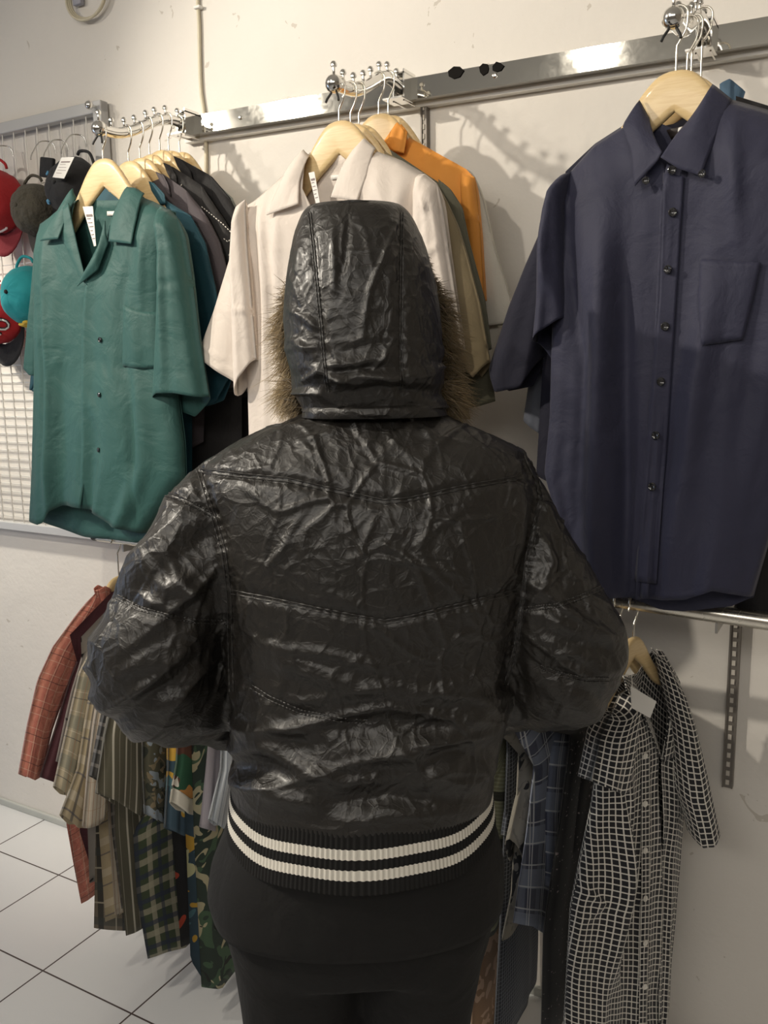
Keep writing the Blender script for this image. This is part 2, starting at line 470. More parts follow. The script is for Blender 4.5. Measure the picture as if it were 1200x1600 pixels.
# upper wall rail ------------------------------------------------------------
e = empty('wall_rail', (-.85, 0, 2.02), 'long scuffed chrome flat rail fixed along the wall above the top shirts', 'rail')
def rail_z(x): return 2.031 - .0225*(x+1.48)
def bar(bm, x0, x1, y0, y1, dz0, dz1, n=24):
    rings = []
    for i in range(n):
        x = x0+(x1-x0)*i/(n-1); z = rail_z(x)
        rings.append([Vector((x, y0, z+dz0)), Vector((x, y1, z+dz0)), Vector((x, y1, z+dz1)), Vector((x, y0, z+dz1))])
    add_loft(bm, rings)
bm = bmesh.new(); bar(bm, -1.52, .7, -.045, -.020, -.020, .022); solid('face_bar', bm, RAILM, e, False)
bm = bmesh.new(); bar(bm, -1.53, .7, -.020, 0, -.029, .014); solid('backing_strip', bm, M_WHITE, e, False)
for x in (-1.335, -.70, .12):
    bm = bmesh.new(); add_lathe(bm, [(0, 0), (.005, 0), (.004, .003), (0, .004)], Matrix.Translation((x, -.045, rail_z(x))) @ Matrix.Rotation(math.pi/2, 4, 'X'), 12)
    solid('screw', bm, CHROME, e)
# scraps of tape on the rail
for q, (a, b) in enumerate((((701, 106), (723, 120)), ((749, 101), (764, 116)), ((770, 99), (786, 111)))):
    p0, p1 = at_y(a[0], a[1], -.046), at_y(b[0], b[1], -.046)
    bm = bmesh.new(); r = random.Random(q); n = 7
    ring = []
    for j in range(n):
        an = 2*math.pi*j/n; ring.append(Vector(((p0.x+p1.x)/2+math.cos(an)*(p1.x-p0.x)*.55*r.uniform(.8, 1.15), -.0462, (p0.z+p1.z)/2+math.sin(an)*(p0.z-p1.z)*.55*r.uniform(.8, 1.2))))
    add_loft(bm, [ring, [v+Vector((0, -.0012, 0)) for v in ring]])
    tag(solid('tape_scrap', bm, M_DARK), ['larger torn black tape scrap on the chrome rail, left of two others', 'ragged black tape scrap on the chrome rail, middle of three', 'small square black tape scrap on the chrome rail, rightmost of three'][q], 'tape', 'torn tape scraps on the rail')

# slotted uprights -------------------------------------------------------------
def upright(xc, z0, z1, w, lab):
    e = empty('slotted_upright', (xc, 0, z0), lab, 'shelf upright')
    bm = bmesh.new(); add_box(bm, (xc, -.007, (z0+z1)/2), (w, .013, z1-z0)); 
    add_box(bm, (xc-w/2, -.008, (z0+z1)/2), (.003, .016, z1-z0)); add_box(bm, (xc+w/2, -.008, (z0+z1)/2), (.003, .016, z1-z0))
    solid('channel', bm, mat('grey_channel', (.20, .18, .16), .45, .4), e, False)
    bm = bmesh.new(); z = z0+.012; i = 0
    while z < z1-.01:
        add_box(bm, (xc, -.0145, z), (w*.38, .002, .010)); z += .019
    solid('slots', bm, mat('slot_pale', (.55, .51, .45), .7), e, False)
upright(-.209, .615, .99, .017, 'slotted metal upright on the wall right of the black and white checked shirt')
upright(-.873, 1.5, 2.00, .011, 'slotted metal upright on the wall under the rail, right of the middle display arm')

# cable, clip, coil ---------------------------------------------------------------
pts = [at_y(x, y, -.006) for x, y in ((309, -40), (309, 0), (311, 40), (312, 90), (314, 140), (318, 170), (321, 200), (322, 240), (322, 280), (323, 330), (323, 420))]
e = empty('wall_cable', pts[-1], 'thin cream cable running straight down the upper wall behind the rail', 'cable')
bm = bmesh.new(); add_tube(bm, [Vector(p) for p in smooth_curve([tuple(p) for p in pts], 5)], .0045, 10); solid('sheath', bm, M_CREAM, e)
c = at_y(310, 12, -.008); bm = bmesh.new(); add_box(bm, c, (.019, .016, .007), bev=.002); solid('clip', bm, M_WHITE, e)
c = at_y(137, -6, -.012); e = empty('cable_coil', c, 'round coil of cream cable hanging on the wall at the upper left', 'cable')
bm = bmesh.new()
for q in range(3):
    add_tube(bm, [c+Vector(((.064+.003*q)*math.cos(a), -.004*q, (.052+.003*q)*math.sin(a))) for a in np.linspace(.1, 6.2, 50)], .0035, 8)
solid('loops', bm, M_CREAM, e)
bm = bmesh.new(); add_box(bm, at_y(122, -6, -.01), (.03, .014, .045), bev=.003); solid('junction_box', bm, mat('grey_plastic', (.33, .33, .38), .5), e)

# display arms ---------------------------------------------------------------------
def smooth3(P, k=6): return [Vector(p) for p in smooth_curve([tuple(p) for p in P], k)]
ARM1X, ARM2X, ARM3X = -1.49, -.90, -.303
A1 = [(300, 199), (292, 196), (278, 191), (262, 187), (242, 190), (222, 198), (205, 205), (185, 208), (170, 206), (155, 201)]
A2 = [(640, 152), (628, 140), (618, 131), (609, 124), (597, 121), (584, 128), (570, 136), (557, 141), (543, 139), (522, 131)]
arm1 = [at_x(x, y, ARM1X) for x, y in A1]; arm2 = [at_x(x, y, ARM2X) for x, y in A2]
arm1[0].y = -.04; arm2[0].y = -.04; arm2[0].z = rail_z(ARM2X)
arm3 = [Vector((ARM3X, p.y, p.z-.006)) for p in arm2]
def display_arm(pts, lab):
    P = smooth3(pts); e = empty('display_arm', (P[0].x, 0, P[0].z), lab, 'display arm', 'wavy display arms on the rail')
    bm = bmesh.new(); add_tube(bm, P, .0118, 16); solid('tube', bm, CHROME, e)
    b = P[-1]; bm = bmesh.new(); add_lathe(bm, [(.0165*math.sin(t), .0165*math.cos(t)) for t in np.linspace(0, math.pi, 14)], Matrix.Translation(b), 20); solid('end_ball', bm, CHROME, e)
    d = np.r_[0, np.cumsum([(P[i+1]-P[i]).length for i in range(len(P)-1)])]
    for q in range(8):
        s = d[-1]*(1-q/7*.86); i = min(int(np.searchsorted(d, s)), len(P)-1); p = P[i]
        bm = bmesh.new(); zz = .015 if q == 0 else .008
        add_lathe(bm, [(0, zz-.004), (.0028, zz), (.0025, zz+.013), (.0058, zz+.015), (.0062, zz+.019), (.004, zz+.023), (0, zz+.024)], Matrix.Translation(p), 10)
        solid('peg', bm, CHROME, e)
    for sx in (-1, 1):
        bm = bmesh.new(); add_tube(bm, [b+Vector((sx*.004, 0, -.012)), b+Vector((sx*.012, -.006, -.026)), b+Vector((sx*.014, -.008, -.032))], .0022, 8); solid('tip_prong', bm, mat('black_rubber', (.02, .02, .02), .5) if 'black_rubber' not in bpy.data.materials else bpy.data.materials['black_rubber'], e)
    bm = bmesh.new(); z = rail_z(P[0].x)
    add_box(bm, (P[0].x+.012, -.05, z+.002), (.003, .05, .062)); add_box(bm, (P[0].x-.012, -.05, z-.004), (.003, .05, .05))
    add_box(bm, (P[0].x, -.05, z+.026), (.027, .05, .003)); add_box(bm, (P[0].x-.004, -.07, z-.026), (.045, .05, .003))
    solid('bracket', bm, CHROME, e, False)
display_arm(arm1, 'wavy chrome display arm holding the green shirt and the shirts behind it')
display_arm(arm2, 'wavy chrome display arm holding the cream and orange shirts')
display_arm(arm3, 'wavy chrome display arm holding the navy shirts at the right')
def z_on(arm, y):
    P = smooth3(arm); i = min(range(len(P)), key=lambda q: abs(P[q].y-y)); return P[i].z

# lower rail -------------------------------------------------------------------------
RY = -.26
def rz(x): return 1.042 - .028*(x+.4)*(1 if x > -.4 else .22)
e = empty('clothes_rail', (-.7, RY, 1.04), 'chrome tube clothes rail running low along the wall behind the person', 'rail')
bm = bmesh.new(); add_tube(bm, [(x, RY, rz(x)) for x in np.linspace(-1.66, .6, 30)], .0150, 18); solid('tube', bm, chrome_mat('satin_tube', (.78, .74, .66), .2), e)
bm = bmesh.new()
for x in (-1.655, ): add_lathe(bm, [(0, 0), (.015, 0), (.015, .02), (0, .02)], Matrix.Translation((x, RY, rz(x))) @ Matrix.Rotation(-math.pi/2, 4, 'Y'), 16)
solid('end_cap', bm, mat('black_cap', (.02, .02, .02), .4), e)
for x in (-1.58, -.873, -.209):
    bm = bmesh.new(); add_box(bm, (x, RY/2, rz(x)-.020), (.004, abs(RY), .028)); add_box(bm, (x, -.004, rz(x)-.02), (.02, .008, .06)); solid('support', bm, mat('bracket_grey', (.45, .43, .4), .4, .6) if 'bracket_grey' not in bpy.data.materials else bpy.data.materials['bracket_grey'], e, False)

# hangers --------------------------------------------------------------------------------
def wood_mat():
    m = mat('pale_wood', (.72, .55, .34), .38, coat=.25); k = NB(m); o = k.coord('Object')
    mp = k.n.new('ShaderNodeMapping'); k.lk(o, mp.inputs['Vector']); mp.inputs['Scale'].default_value = (6, 40, 60)
    n = k.noise(mp.outputs['Vector'], 3, 4, 1.2)
    k.lk(k.mix(n.outputs['Fac'], (.62, .42, .19), (.86, .68, .38)), k.b.inputs['Base Color']); return m
WOOD = wood_mat()
HT = [(0, 0), (.012, -.001), (.026, -.006), (.040, -.018), (.055, -.036), (.072, -.060), (.095, -.090), (.12, -.118), (.145, -.142), (.165, -.158)]
HB = [(0, -.058), (.002, -.060), (.02, -.074), (.04, -.089), (.06, -.106), (.08, -.126), (.10, -.146), (.12, -.164), (.14, -.178), (.155, -.184)]
def hanger_bar_mesh():
    bm = bmesh.new(); T, B = resample(smooth_curve(HT), 30), resample(smooth_curve(HB), 30)
    T = np.vstack([T[:0:-1]*[-1, 1], T]); B = np.vstack([B[:0:-1]*[-1, 1], B]); rings = []
    for t, b in zip(T, B):
        x = (t[0]+b[0])/2; yo = 0; h = .0062; c = []
        for (s, d) in ((0, .35), (0, -.35), (.06, -.9), (.2, -1), (.8, -1), (.94, -.9), (1, -.35), (1, .35), (.94, .9), (.8, 1), (.2, 1), (.06, .9)):
            p = t*(1-s)+b*s; c.append(Vector((p[0], yo+d*h, p[1])))
        rings.append(c)
    add_loft(bm, rings); normals_out(bm)
    me = bpy.data.meshes.new('shoulder_bar'); bm.to_mesh(me); bm.free(); me.materials.append(WOOD)
    me.polygons.foreach_set('use_smooth', [True]*len(me.polygons)); me.set_sharp_from_angle(angle=math.radians(60)); return me
HBAR = hanger_bar_mesh()
def hanger(x, y, zpeak, zrod, ang, label, group, rrod=.0105, sc=1.0):
    "peak of the wood at (x,y,zpeak), hook over a rod centred at height zrod"
    e = empty('wooden_hanger', (x, y, zpeak), label, 'hanger', group); e.rotation_euler = (0, 0, math.radians(ang))
    b = bpy.data.objects.new('shoulder_bar', HBAR); COL.objects.link(b); b.parent = e; b.scale = (sc, 1, sc)
    h = zrod-zpeak; rr = rrod+.004; bm = bmesh.new()
    pts = [(0, 0, -.01), (0, 0, max(.01, h-.045)), (.002, 0, h-.038), (.012, 0, h-.02), (rr, 0, h)]
    pts += [(rr*math.cos(a), 0, h+rr*math.sin(a)) for a in np.linspace(.35, math.pi*1.12, 12)]
    pts.append((-rr*1.15, 0, h-rr*.8))
    add_tube(bm, smooth3(pts, 4), .0018, 8)
    me = bpy.data.meshes.new('hook'); normals_out(bm); bm.to_mesh(me); bm.free(); me.materials.append(WIRE)
    me.polygons.foreach_set('use_smooth', [True]*len(me.polygons))
    o = bpy.data.objects.new('hook', me); COL.objects.link(o); o.parent = e
    return e

h1 = [(161, 248), (201, 252), (219, 247), (234, 242), (250, 235), (264, 236), (281, 238)]
Y1 = []
l1 = ['front wooden hanger carrying the green camp collar shirt', 'second wooden hanger from the front, behind the green shirt, in petrol blue shirt',
      'third wooden hanger on the left display arm, just behind the petrol blue shirt', 'fourth wooden hanger on the left display arm, in the mauve grey shirt',
      'fifth wooden hanger on the left display arm, in the black shirt with white stitching', 'sixth wooden hanger on the left display arm, in the plain black shirt',
      'rearmost wooden hanger on the left display arm, nearest the wall']
for i, (p, l) in enumerate(zip(h1, l1)):
    P = at_x(p[0], p[1], ARM1X); Y1.append(P.y); hanger(P.x, P.y, P.z, z_on(arm1, P.y), random.Random(i).uniform(-3, 3), l, 'wooden hangers on the left display arm')
h2 = [(530, 189), (548, 194), (561, 196), (592, 178), (607, 181)]
Y2 = []
l2 = ['pale wooden hanger carrying the cream shirt at the front of the middle arm', 'second wooden hanger on the middle arm, in the khaki shirt', 'third wooden hanger on the middle arm, in the grey olive shirt',
      'brightly lit wooden hanger holding the orange shirt', 'rearmost wooden hanger on the middle arm, in the white shirt']
for i, (p, l) in enumerate(zip(h2, l2)):
    P = at_x(p[0], p[1], ARM2X); Y2.append(P.y); hanger(P.x, P.y, P.z, z_on(arm2, P.y), 0, l, 'wooden hangers on the middle display arm')
Y3 = [-.325, -.265, -.20, -.14]; ZP3 = at_y(1076, 107, Y3[0]).z
l3 = ['wooden hanger carrying the large navy button-down shirt', 'wooden hanger just behind the one in the navy button-down shirt', 'third wooden hanger on the right arm, mostly hidden', 'rearmost wooden hanger on the right arm, mostly hidden']
for i in range(4):
    hanger(ARM3X+[0, .004, -.002, .002][i]+.008, Y3[i], ZP3-.002*i+[0, .008, 0, 0][i], z_on(arm3, Y3[i]), 0, l3[i], 'wooden hangers on the right display arm')
print('Y1', [round(v, 3) for v in Y1], 'Y2', [round(v, 3) for v in Y2])

# grid panel with caps -------------------------------------------------------------------
gz1, gz0, gx1, gx0 = 2.128, .985, -1.812, -3.0
e = empty('wire_grid', (-2.3, 0, gz0), 'white wire grid panel in a grey frame on the wall at the left', 'grid panel')
bm = bmesh.new(); add_box(bm, ((gx0+gx1)/2, -.02, gz1), (gx1-gx0+.03, .026, .03), bev=.003); add_box(bm, (gx1, -.02, (gz0+gz1)/2), (.03, .027, gz1-gz0+.03), bev=.003)
add_box(bm, ((gx0+gx1)/2, -.02, gz0), (gx1-gx0+.03, .026, .026), bev=.003); solid('frame', bm, M_GREYF, e, False)
bm = bmesh.new(); x = gx1-.05
while x > gx0: add_tube(bm, [(x, -.024, gz0), (x, -.024, gz1)], .0017, 6); x -= .048
solid('upright_wires', bm, M_WIREW, e)
bm = bmesh.new(); z = gz0+.03
while z < 1.62: add_tube(bm, [(gx0, -.021, z), (gx1, -.021, z)], .0015, 6); z += .0255
for z in (1.66, 1.76, 1.86, 1.895, 1.955, 1.968): add_tube(bm, [(gx0, -.021, z), (gx1, -.021, z)], .0017, 6)
solid('cross_wires', bm, M_WIREW, e)
bm = bmesh.new(); c = at_y(142, 165, -.05); add_lathe(bm, [(0, 0), (.004, 0), (.004, .014), (.010, .018), (.011, .025), (.007, .031), (0, .032)], Matrix.Translation((c.x, -.033, c.z)) @ Matrix.Rotation(math.pi/2, 4, 'X'), 14); solid('fixing_knob', bm, CHROME, e)

# caps ----------------------------------------------------------------------------------
def cap(loc, crown, brim, label, R=.088, tilt=0, roll=0, button_mat=None, extra=None, sq=1.0, yaw=0, hookpx=None):
    """hung by its strap: crown towards the room, brim pointing down"""
    e = empty('baseball_cap', loc, label, 'cap', 'caps on the grid panel')
    e.rotation_euler = (math.radians(tilt), math.radians(roll), math.radians(yaw))
    # local axes: -y top of the crown, -z towards the brim
    def pt(th, ph):  # th 0 at the button, pi/2 at the sweatband ; ph angle round
        f = math.cos(ph)  # 1 towards the brim
        r = R*(math.sin(th)**.85)*(1+.08*f); h = R*1.15*math.cos(th)**.9*sq*(1+.10*max(f, 0)*math.sin(2*th))
        seam = 1-.018*math.exp(-((((ph/(math.pi/3)) % 1)-.5)/.04)**2*0 - min((ph/(math.pi/3)) % 1, 1-(ph/(math.pi/3)) % 1)**2/.002)
        dent = 1-.05*math.sin(3*ph+1)*math.sin(th)
        v_ = Vector((r*math.sin(ph)*dent*seam, -h*seam, -r*math.cos(ph)*dent)); q_ = vnoise(np.array([list(v_)]), 26, len(label))[0]*.06+vnoise(np.array([list(v_)]), 60, 3+len(label))[0]*.02
        return v_*(1+q_)
    bm = bmesh.new(); N, Mn = 60, 16; rows = []
    for i in range(1, Mn+1): rows.append([bm.verts.new(pt(math.pi/2*i/Mn, 2*math.pi*j/N)) for j in range(N)])
    t = bm.verts.new(pt(0.001, 0))
    for j in range(N): bm.faces.new((t, rows[0][j], rows[0][(j+1) % N]))
    for a, b in zip(rows, rows[1:]):
        for j in range(N):
            bm.faces.new((a[j], b[j], b[(j+1) % N], a[(j+1) % N]))
    normals_out(bm); me = bpy.data.meshes.new('crown'); bm.to_mesh(me); bm.free(); o = bpy.data.objects.new('crown', me); COL.objects.link(o); o.parent = e; me.materials.append(crown)
    me.polygons.foreach_set('use_smooth', [True]*len(me.polygons)); md = o.modifiers.new('s', 'SOLIDIFY'); md.thickness = .002
    def sub(name, bm, mt):
        normals_out(bm); me = bpy.data.meshes.new(name); bm.to_mesh(me); bm.free(); o = bpy.data.objects.new(name, me); COL.objects.link(o); o.parent = e; me.materials.append(mt)
        me.polygons.foreach_set('use_smooth', [True]*len(me.polygons)); return o
    bm = bmesh.new(); rings = []
    for i in range(13):
        s = -1+2*i/12; ph = s*1.15; r1 = R*1.06; p0 = Vector((r1*math.sin(ph), .0, -r1*math.cos(ph)))
        L = .068*math.sqrt(max(0, 1-(s*.97)**2)); col = []
        for q in range(6):
            f = q/5; p = p0+Vector((0, -.016*(1-s*s)*f-.0, -L*f)); p.y += .012*(abs(p.x)/R)**2*0; col.append(p)
        rings.append([c+Vector((0, -.0015, 0)) for c in col]+[c+Vector((0, .0015, 0)) for c in reversed(col)])
    add_loft(bm, rings); sub('brim', bm, brim)
    bm = bmesh.new(); add_lathe(bm, [(0, .006), (.005, .004), (.0065, .0), (0, -.001)], Matrix.Translation((0, -R*1.15*sq, 0)) @ Matrix.Rotation(math.pi/2, 4, 'X'), 12); sub('top_button', bm, button_mat or crown)
    bm = bmesh.new(); add_tube(bm, smooth3([(-.035, -.01, R*.93), (-.03, -.012, R*1.1), (0, -.012, R*1.28), (.03, -.012, R*1.1), (.035, -.01, R*.93)], 5), [.004]*21, 8); sub('back_strap', bm, crown)
    if extra: extra(e, sub, pt, R)
    return e
def capm(n, c, b=.3): return mat(n, c, .85, bump=b, bscale=50, sheen=.06, var=.12)
C_RED = capm('red_cotton', (.42, .018, .022)); C_RED2 = capm('bright_red_cotton', (.55, .02, .025)); C_OLIVE = capm('olive_corduroy', (.085, .075, .055), 1.2)
C_BLK = capm('black_cotton', (.012, .012, .014)); C_TEAL = capm('turquoise_cotton', (.015, .30, .33)); C_GREY = capm('dark_grey_brim', (.06, .055, .05)); C_MAR = capm('maroon_brim', (.20, .012, .02))
C_YEL = capm('yellow_thread', (.75, .50, .06)); C_BLUE = capm('blue_thread', (.10, .28, .45))
def logo_on(pts, mt, nm, r=.0035):
    def f(e, sub, pt, R):
        bm = bmesh.new()
        for ln in pts: add_tube(bm, [pt(a, b)*1.02 for a, b in ln], r, 6)
        sub(nm, bm, mt)
    return f
def arc(a0, b0, ra, rb, t0, t1, n=12): return [(a0+ra*math.sin(t), b0+rb*math.cos(t)) for t in np.linspace(t0, t1, n)]
def cco(e, sub, pt, R):
    for mt, r, nm, k in ((M_INK, .0050, 'lettering_outline', 1.015), (M_TAG, .0028, 'lettering', 1.05)):
        bm = bmesh.new()
        for ln in (arc(1.0, -.25, .21, .19, 2.2, 7.0), arc(1.0, .28, .21, .19, 2.2, 7.0), arc(1.0, .82, .21, .19, 0, 6.28)):
            add_tube(bm, [pt(a, b)*k for a, b in ln], r, 6)
        sub(nm, bm, mt)
P = at_y(4, 312, -.05); cap((P.x, -.045, P.z), C_RED, C_MAR, 'dark red cap with a curved strap loop, upper left corner of the grid', R=.084, extra=logo_on([arc(1.35, .1, .05, .3, 0, 4.5)], M_TAG, 'white_logo'))
P = at_y(56, 325, -.06); cap((P.x, -.045, P.z), C_OLIVE, C_GREY, 'crumpled olive corduroy cap hanging beside the dark red cap', R=.068, roll=-8)
P = at_y(111, 290, -.08); cap((P.x, -.055, P.z), C_BLK, C_BLK, 'black cap with small blue dots hanging behind the green shirt shoulder', R=.076, roll=38, sq=.9, extra=logo_on([arc(.75, -.1, .06, .06, 0, 6), arc(.75, -1.5, .06, .06, 0, 6)], C_BLUE, 'blue_eyelets', .0035))
P = at_y(-4, 488, -.06); cap((P.x, -.045, P.z), C_RED2, C_BLK, 'bright red cap with outlined lettering and a black brim, low on the grid', R=.085, roll=-14, extra=cco)
P = at_y(39, 458, -.10); cap((P.x, -.065, P.z), C_TEAL, C_GREY, 'turquoise cap with a black top button and yellow front logo', R=.082, roll=-16, button_mat=C_BLK, extra=logo_on([arc(1.2, -.25, .06, .3, 0, 6), arc(1.15, -.1, .08, .1, 0, 6), arc(1.3, -.2, .03, .25, 0, 6)], C_YEL, 'yellow_logo', .005))
for q, (hx, hy, lb) in enumerate(((14, 235, 'wire hook on the grid above the dark red cap'), (80, 228, 'wire hook on the grid above the black clip of the olive cap'), (100, 226, 'wire hook on the grid holding the black cap tag'), (128, 218, 'rightmost wire hook on the grid above the black cap'))):
    P = at_y(hx, hy, -.03); bm = bmesh.new()
    add_tube(bm, smooth3([P+Vector((.012, .004, -.02)), P+Vector((.01, .0, .002)), P+Vector((.0, -.008, .010)), P+Vector((-.01, -.03, .004)), P+Vector((-.012, -.055, -.03)), P+Vector((-.012, -.06, -.045))], 5), .0018, 8)
    tag(solid('grid_hook', bm, CHROME), lb, 'hook', 'wire hooks on the grid panel')
def card(name, a, b, c, d, y, lab, group, mt=M_TAG, lines=5, t=.0008):
    "quad card, corners in the order tl, tr, br, bl"
    e = empty(name, at_y(*a, y), lab, 'price tag', group); Q = [at_y(*p, y) for p in (a, b, c, d)]; bm = bmesh.new()
    add_loft(bm, [Q, [q+Vector((0, t, 0)) for q in Q]]); solid('card', bm, mt, e, False)
    bm = bmesh.new()
    for i in range(lines):
        s = .2+.7*i/lines; l = Q[0].lerp(Q[3], s); r = Q[1].lerp(Q[2], s); m_ = l.lerp(r, .15); n_ = l.lerp(r, [.85, .6, .75][i % 3]); h = (Q[3]-Q[0])*(.06 if i == 0 else .018)
        k = Vector((0, -.0006, 0)); add_loft(bm, [[m_+k, n_+k, n_+h+k, m_+h+k], [m_, n_, n_+h, m_+h]])
    solid('printed_lines', bm, mat('faded_ink', (.25, .2, .19), .7) if 'faded_ink' not in bpy.data.materials else bpy.data.materials['faded_ink'], e, False)
    return e
card('swing_tag', (96, 246), (116, 245), (100, 279), (82, 277), -.15, 'white paper tag hanging in front of the black cap', 'paper tags')
bm = bmesh.new(); p = at_y(74, 262, -.10); add_box(bm, p, (.05, .012, .05), Matrix.Rotation(.2, 3, 'Y'), bev=.004); tag(solid('cap_clip', bm, C_BLK), 'small black plastic clip above the olive cap', 'clip')

# ================================================================ garment materials
def pl_y(y, x=0): return Plane((0, y, 0), 0)
TEALF = fabric('green_twill', (.026, .098, .088), .62); PETROL = fabric('petrol_cotton', (.012, .075, .105), .7); MAUVE = fabric('mauve_grey_cotton', (.085, .07, .078), .75)
BLACKC = fabric('black_cotton_cloth', (.012, .011, .012), .8); BLACK2 = fabric('charcoal_cloth', (.022, .02, .02), .8); PALEG = fabric('pale_grey_green_cloth', (.42, .45, .41), .8)
CREAMC = fabric('cream_poplin', (.74, .66, .59), .75); KHAKI = fabric('khaki_cotton', (.28, .22, .125), .8); OLIVEG = fabric('grey_olive_cotton', (.13, .125, .085), .8)
ORANGE = fabric('orange_cotton', (.75, .30, .045), .75); WHITEC = fabric('white_poplin', (.68, .64, .56), .8)
NAVY = fabric('navy_twill', (.021, .022, .050), .72, .2, .08); NAVY2 = fabric('dark_navy_cloth', (.007, .007, .020), .85, .15, .05); BLUEG = fabric('blue_grey_cloth', (.10, .11, .14), .8); DENIM = fabric('denim', (.07, .13, .20), .85)
M_BTN = mat('dark_button', (.02, .02, .022), .15, coat=.6); M_BTNW = mat('pearl_button', (.75, .72, .66), .2, coat=.5); M_THRW = mat('white_thread', (.85, .82, .76), .7)

def shirt(name, label, group, P0):
    return empty(name, P0, label, 'shirt', group)
G1, G2, G3 = 'shirts on the left display arm', 'shirts on the middle display arm', 'shirts on the right display arm'

# --- teal camp collar shirt ---
y = Y1[0]; pl = pl_y(y); e = shirt('short_sleeved_shirt', 'green camp collar shirt with a chest pocket, front of the left display arm', G1, at_y(165, 560, y))
bm = bmesh.new()
panel_bm(bm, pl, [(64, 350), (125, 309), (150, 313), (185, 313), (205, 300), (275, 332)], [(53, 812), (75, 822), (125, 840), (212, 850), (232, 832)], [(64, 350), (58, 600), (53, 812)], [(275, 332), (266, 500), (290, 690), (292, 745), (232, 832)],
         kind='full', back=False, off=0, th=-.013, amp=.004, k=3, seed=4)
panel_bm(bm, pl, [(64, 350), (88, 330), (127, 310)], [(53, 808), (85, 815), (92, 812), (100, 795), (112, 787), (130, 787), (150, 790)], [(64, 350), (58, 600), (53, 808)], [(127, 310), (135, 350), (150, 420), (164, 447), (160, 520), (156, 700), (150, 790)],
         kind='left', back=False, th=.040, amp=.011, k=2.2, seed=1, off=.002, creases=[([(92, 330), (98, 600), (98, 800)], .012, .010), ([(82, 400), (84, 600), (88, 800)], .012, -.012), ([(100, 550), (125, 552), (150, 548)], .004, -.004), ([(103, 580), (112, 560), (120, 553)], .004, .005), ([(125, 575), (140, 555)], .004, .004), ([(100, 775), (125, 770), (148, 772)], .004, .003)])
panel_bm(bm, pl, [(203, 302), (240, 315), (275, 332)], [(147, 790), (170, 797), (195, 815), (232, 832)], [(203, 302), (195, 350), (185, 400), (161, 447), (155, 520), (151, 700), (147, 790)], [(275, 332), (266, 500), (290, 690), (292, 745), (232, 832)],
         kind='right', back=False, th=.042, amp=.011, k=2.6, seed=2, off=.004, creases=[([(160, 555), (195, 570), (258, 578)], .004, -.005), ([(228, 590), (230, 700), (228, 820)], .008, -.010), ([(250, 350), (243, 450), (240, 520)], .01, .006), ([(160, 610), (185, 680)], .008, .006), ([(158, 700), (190, 730)], .004, .004)])
body, tr = cloth_obj('body', bm, TEALF, e)
panel('sleeve', e, TEALF, pl, [(256, 324), (272, 330), (284, 342)], [(254, 622), (272, 613), (300, 613), (333, 620)], [(256, 324), (268, 400), (262, 500), (257, 570), (254, 622)], [(284, 342), (296, 370), (306, 430), (318, 530), (333, 620)],
      th=.045, thb=.02, amp=.005, k=1.6, seed=6, off=.012, bB=[(254, 624), (268, 640), (300, 652), (333, 620)], creases=[([(272, 360), (280, 450), (284, 600)], .012, .008), ([(268, 452), (285, 446), (308, 442)], .004, -.004)])
panel('sleeve', e, TEALF, pl, [(64, 346), (70, 340), (78, 338)], [(38, 572), (50, 586), (60, 588)], [(64, 346), (56, 390), (49, 470), (38, 572)], [(78, 338), (70, 400), (64, 500), (60, 588)], th=.02, amp=.004, k=1.5, seed=7, off=-.01)
leaf('collar', e, TEALF, pl, [(125, 297), (131, 312)], [(96, 381), (124, 378)], [(125, 297), (113, 335), (96, 381)], [(131, 312), (129, 345), (124, 378)], h0=.02, h1=.058)
leaf('lapel', e, TEALF, pl, [(112, 340), (131, 322)], [(155, 440), (164, 448)], [(112, 340), (124, 378), (155, 440)], [(131, 322), (147, 385), (164, 448)], h0=.042, h1=.050, puff=.004)
leaf('collar', e, TEALF, pl, [(205, 294), (220, 296), (232, 304)], [(201, 382), (236, 386)], [(205, 294), (198, 350), (201, 382)], [(232, 304), (235, 345), (236, 386)], h1=.056)
leaf('lapel', e, TEALF, pl, [(192, 350), (197, 384)], [(160, 434), (152, 450)], [(192, 350), (185, 385), (172, 412), (160, 434)], [(197, 384), (183, 425), (152, 450)], h0=.05, h1=.056, puff=.008)
on_cloth('pocket', e, TEALF, tr, [(193, 477), (220, 487), (259, 488)], [(192, 572), (222, 577), (259, 573)], [(193, 477), (192, 572)], [(259, 488), (259, 573)], lift=.003, puff=.006)
for a, b in ((158, 531), (157, 617), (156, 703)): button(e, M_BTN, tr, a, b)
o = on_cloth('neck_label', e, M_TAG, tr, [(168, 330), (189, 330)], [(168, 337), (189, 337)], [(168, 330), (168, 337)], [(189, 330), (189, 337)], lift=.003, nu=4, nv=3)
card('price_tag', (129, 323), (145, 322), (150, 384), (147, 385), y-.052, 'long white price tag inside the green shirt collar', 'paper tags', lines=7)

# --- the shirts behind it on the left arm: body plus the sleeve that shows ---
def behind(e, mt, y, neck, shoulder, sl_out, cuff, sl_in, bodyR, bodyL, seed, th=.010, amp=.004, bodyB=None, collar=None):
    pl = pl_y(y); n0, n1 = neck
    panel('body', e, mt, pl, [bodyL[0], n0, n1]+shoulder, bodyB or [bodyL[-1], bodyR[-1]], bodyL, [shoulder[-1]]+bodyR, th=th, amp=amp, k=3, seed=seed)
    if sl_out: panel('sleeve', e, mt, pl, [shoulder[-2], shoulder[-1]], cuff, [shoulder[-2]]+sl_in+[cuff[0]], [shoulder[-1]]+sl_out+[cuff[-1]], th=th*1.15, amp=amp, k=1.6, seed=seed+9, off=.003)
    if collar:
        bm = bmesh.new(); panel_bm(bm, pl, *collar, th=.004, amp=.001, kind='full', nu=8, nv=10, off=th+.004, top=False); cloth_obj('collar', bm, mt, e)
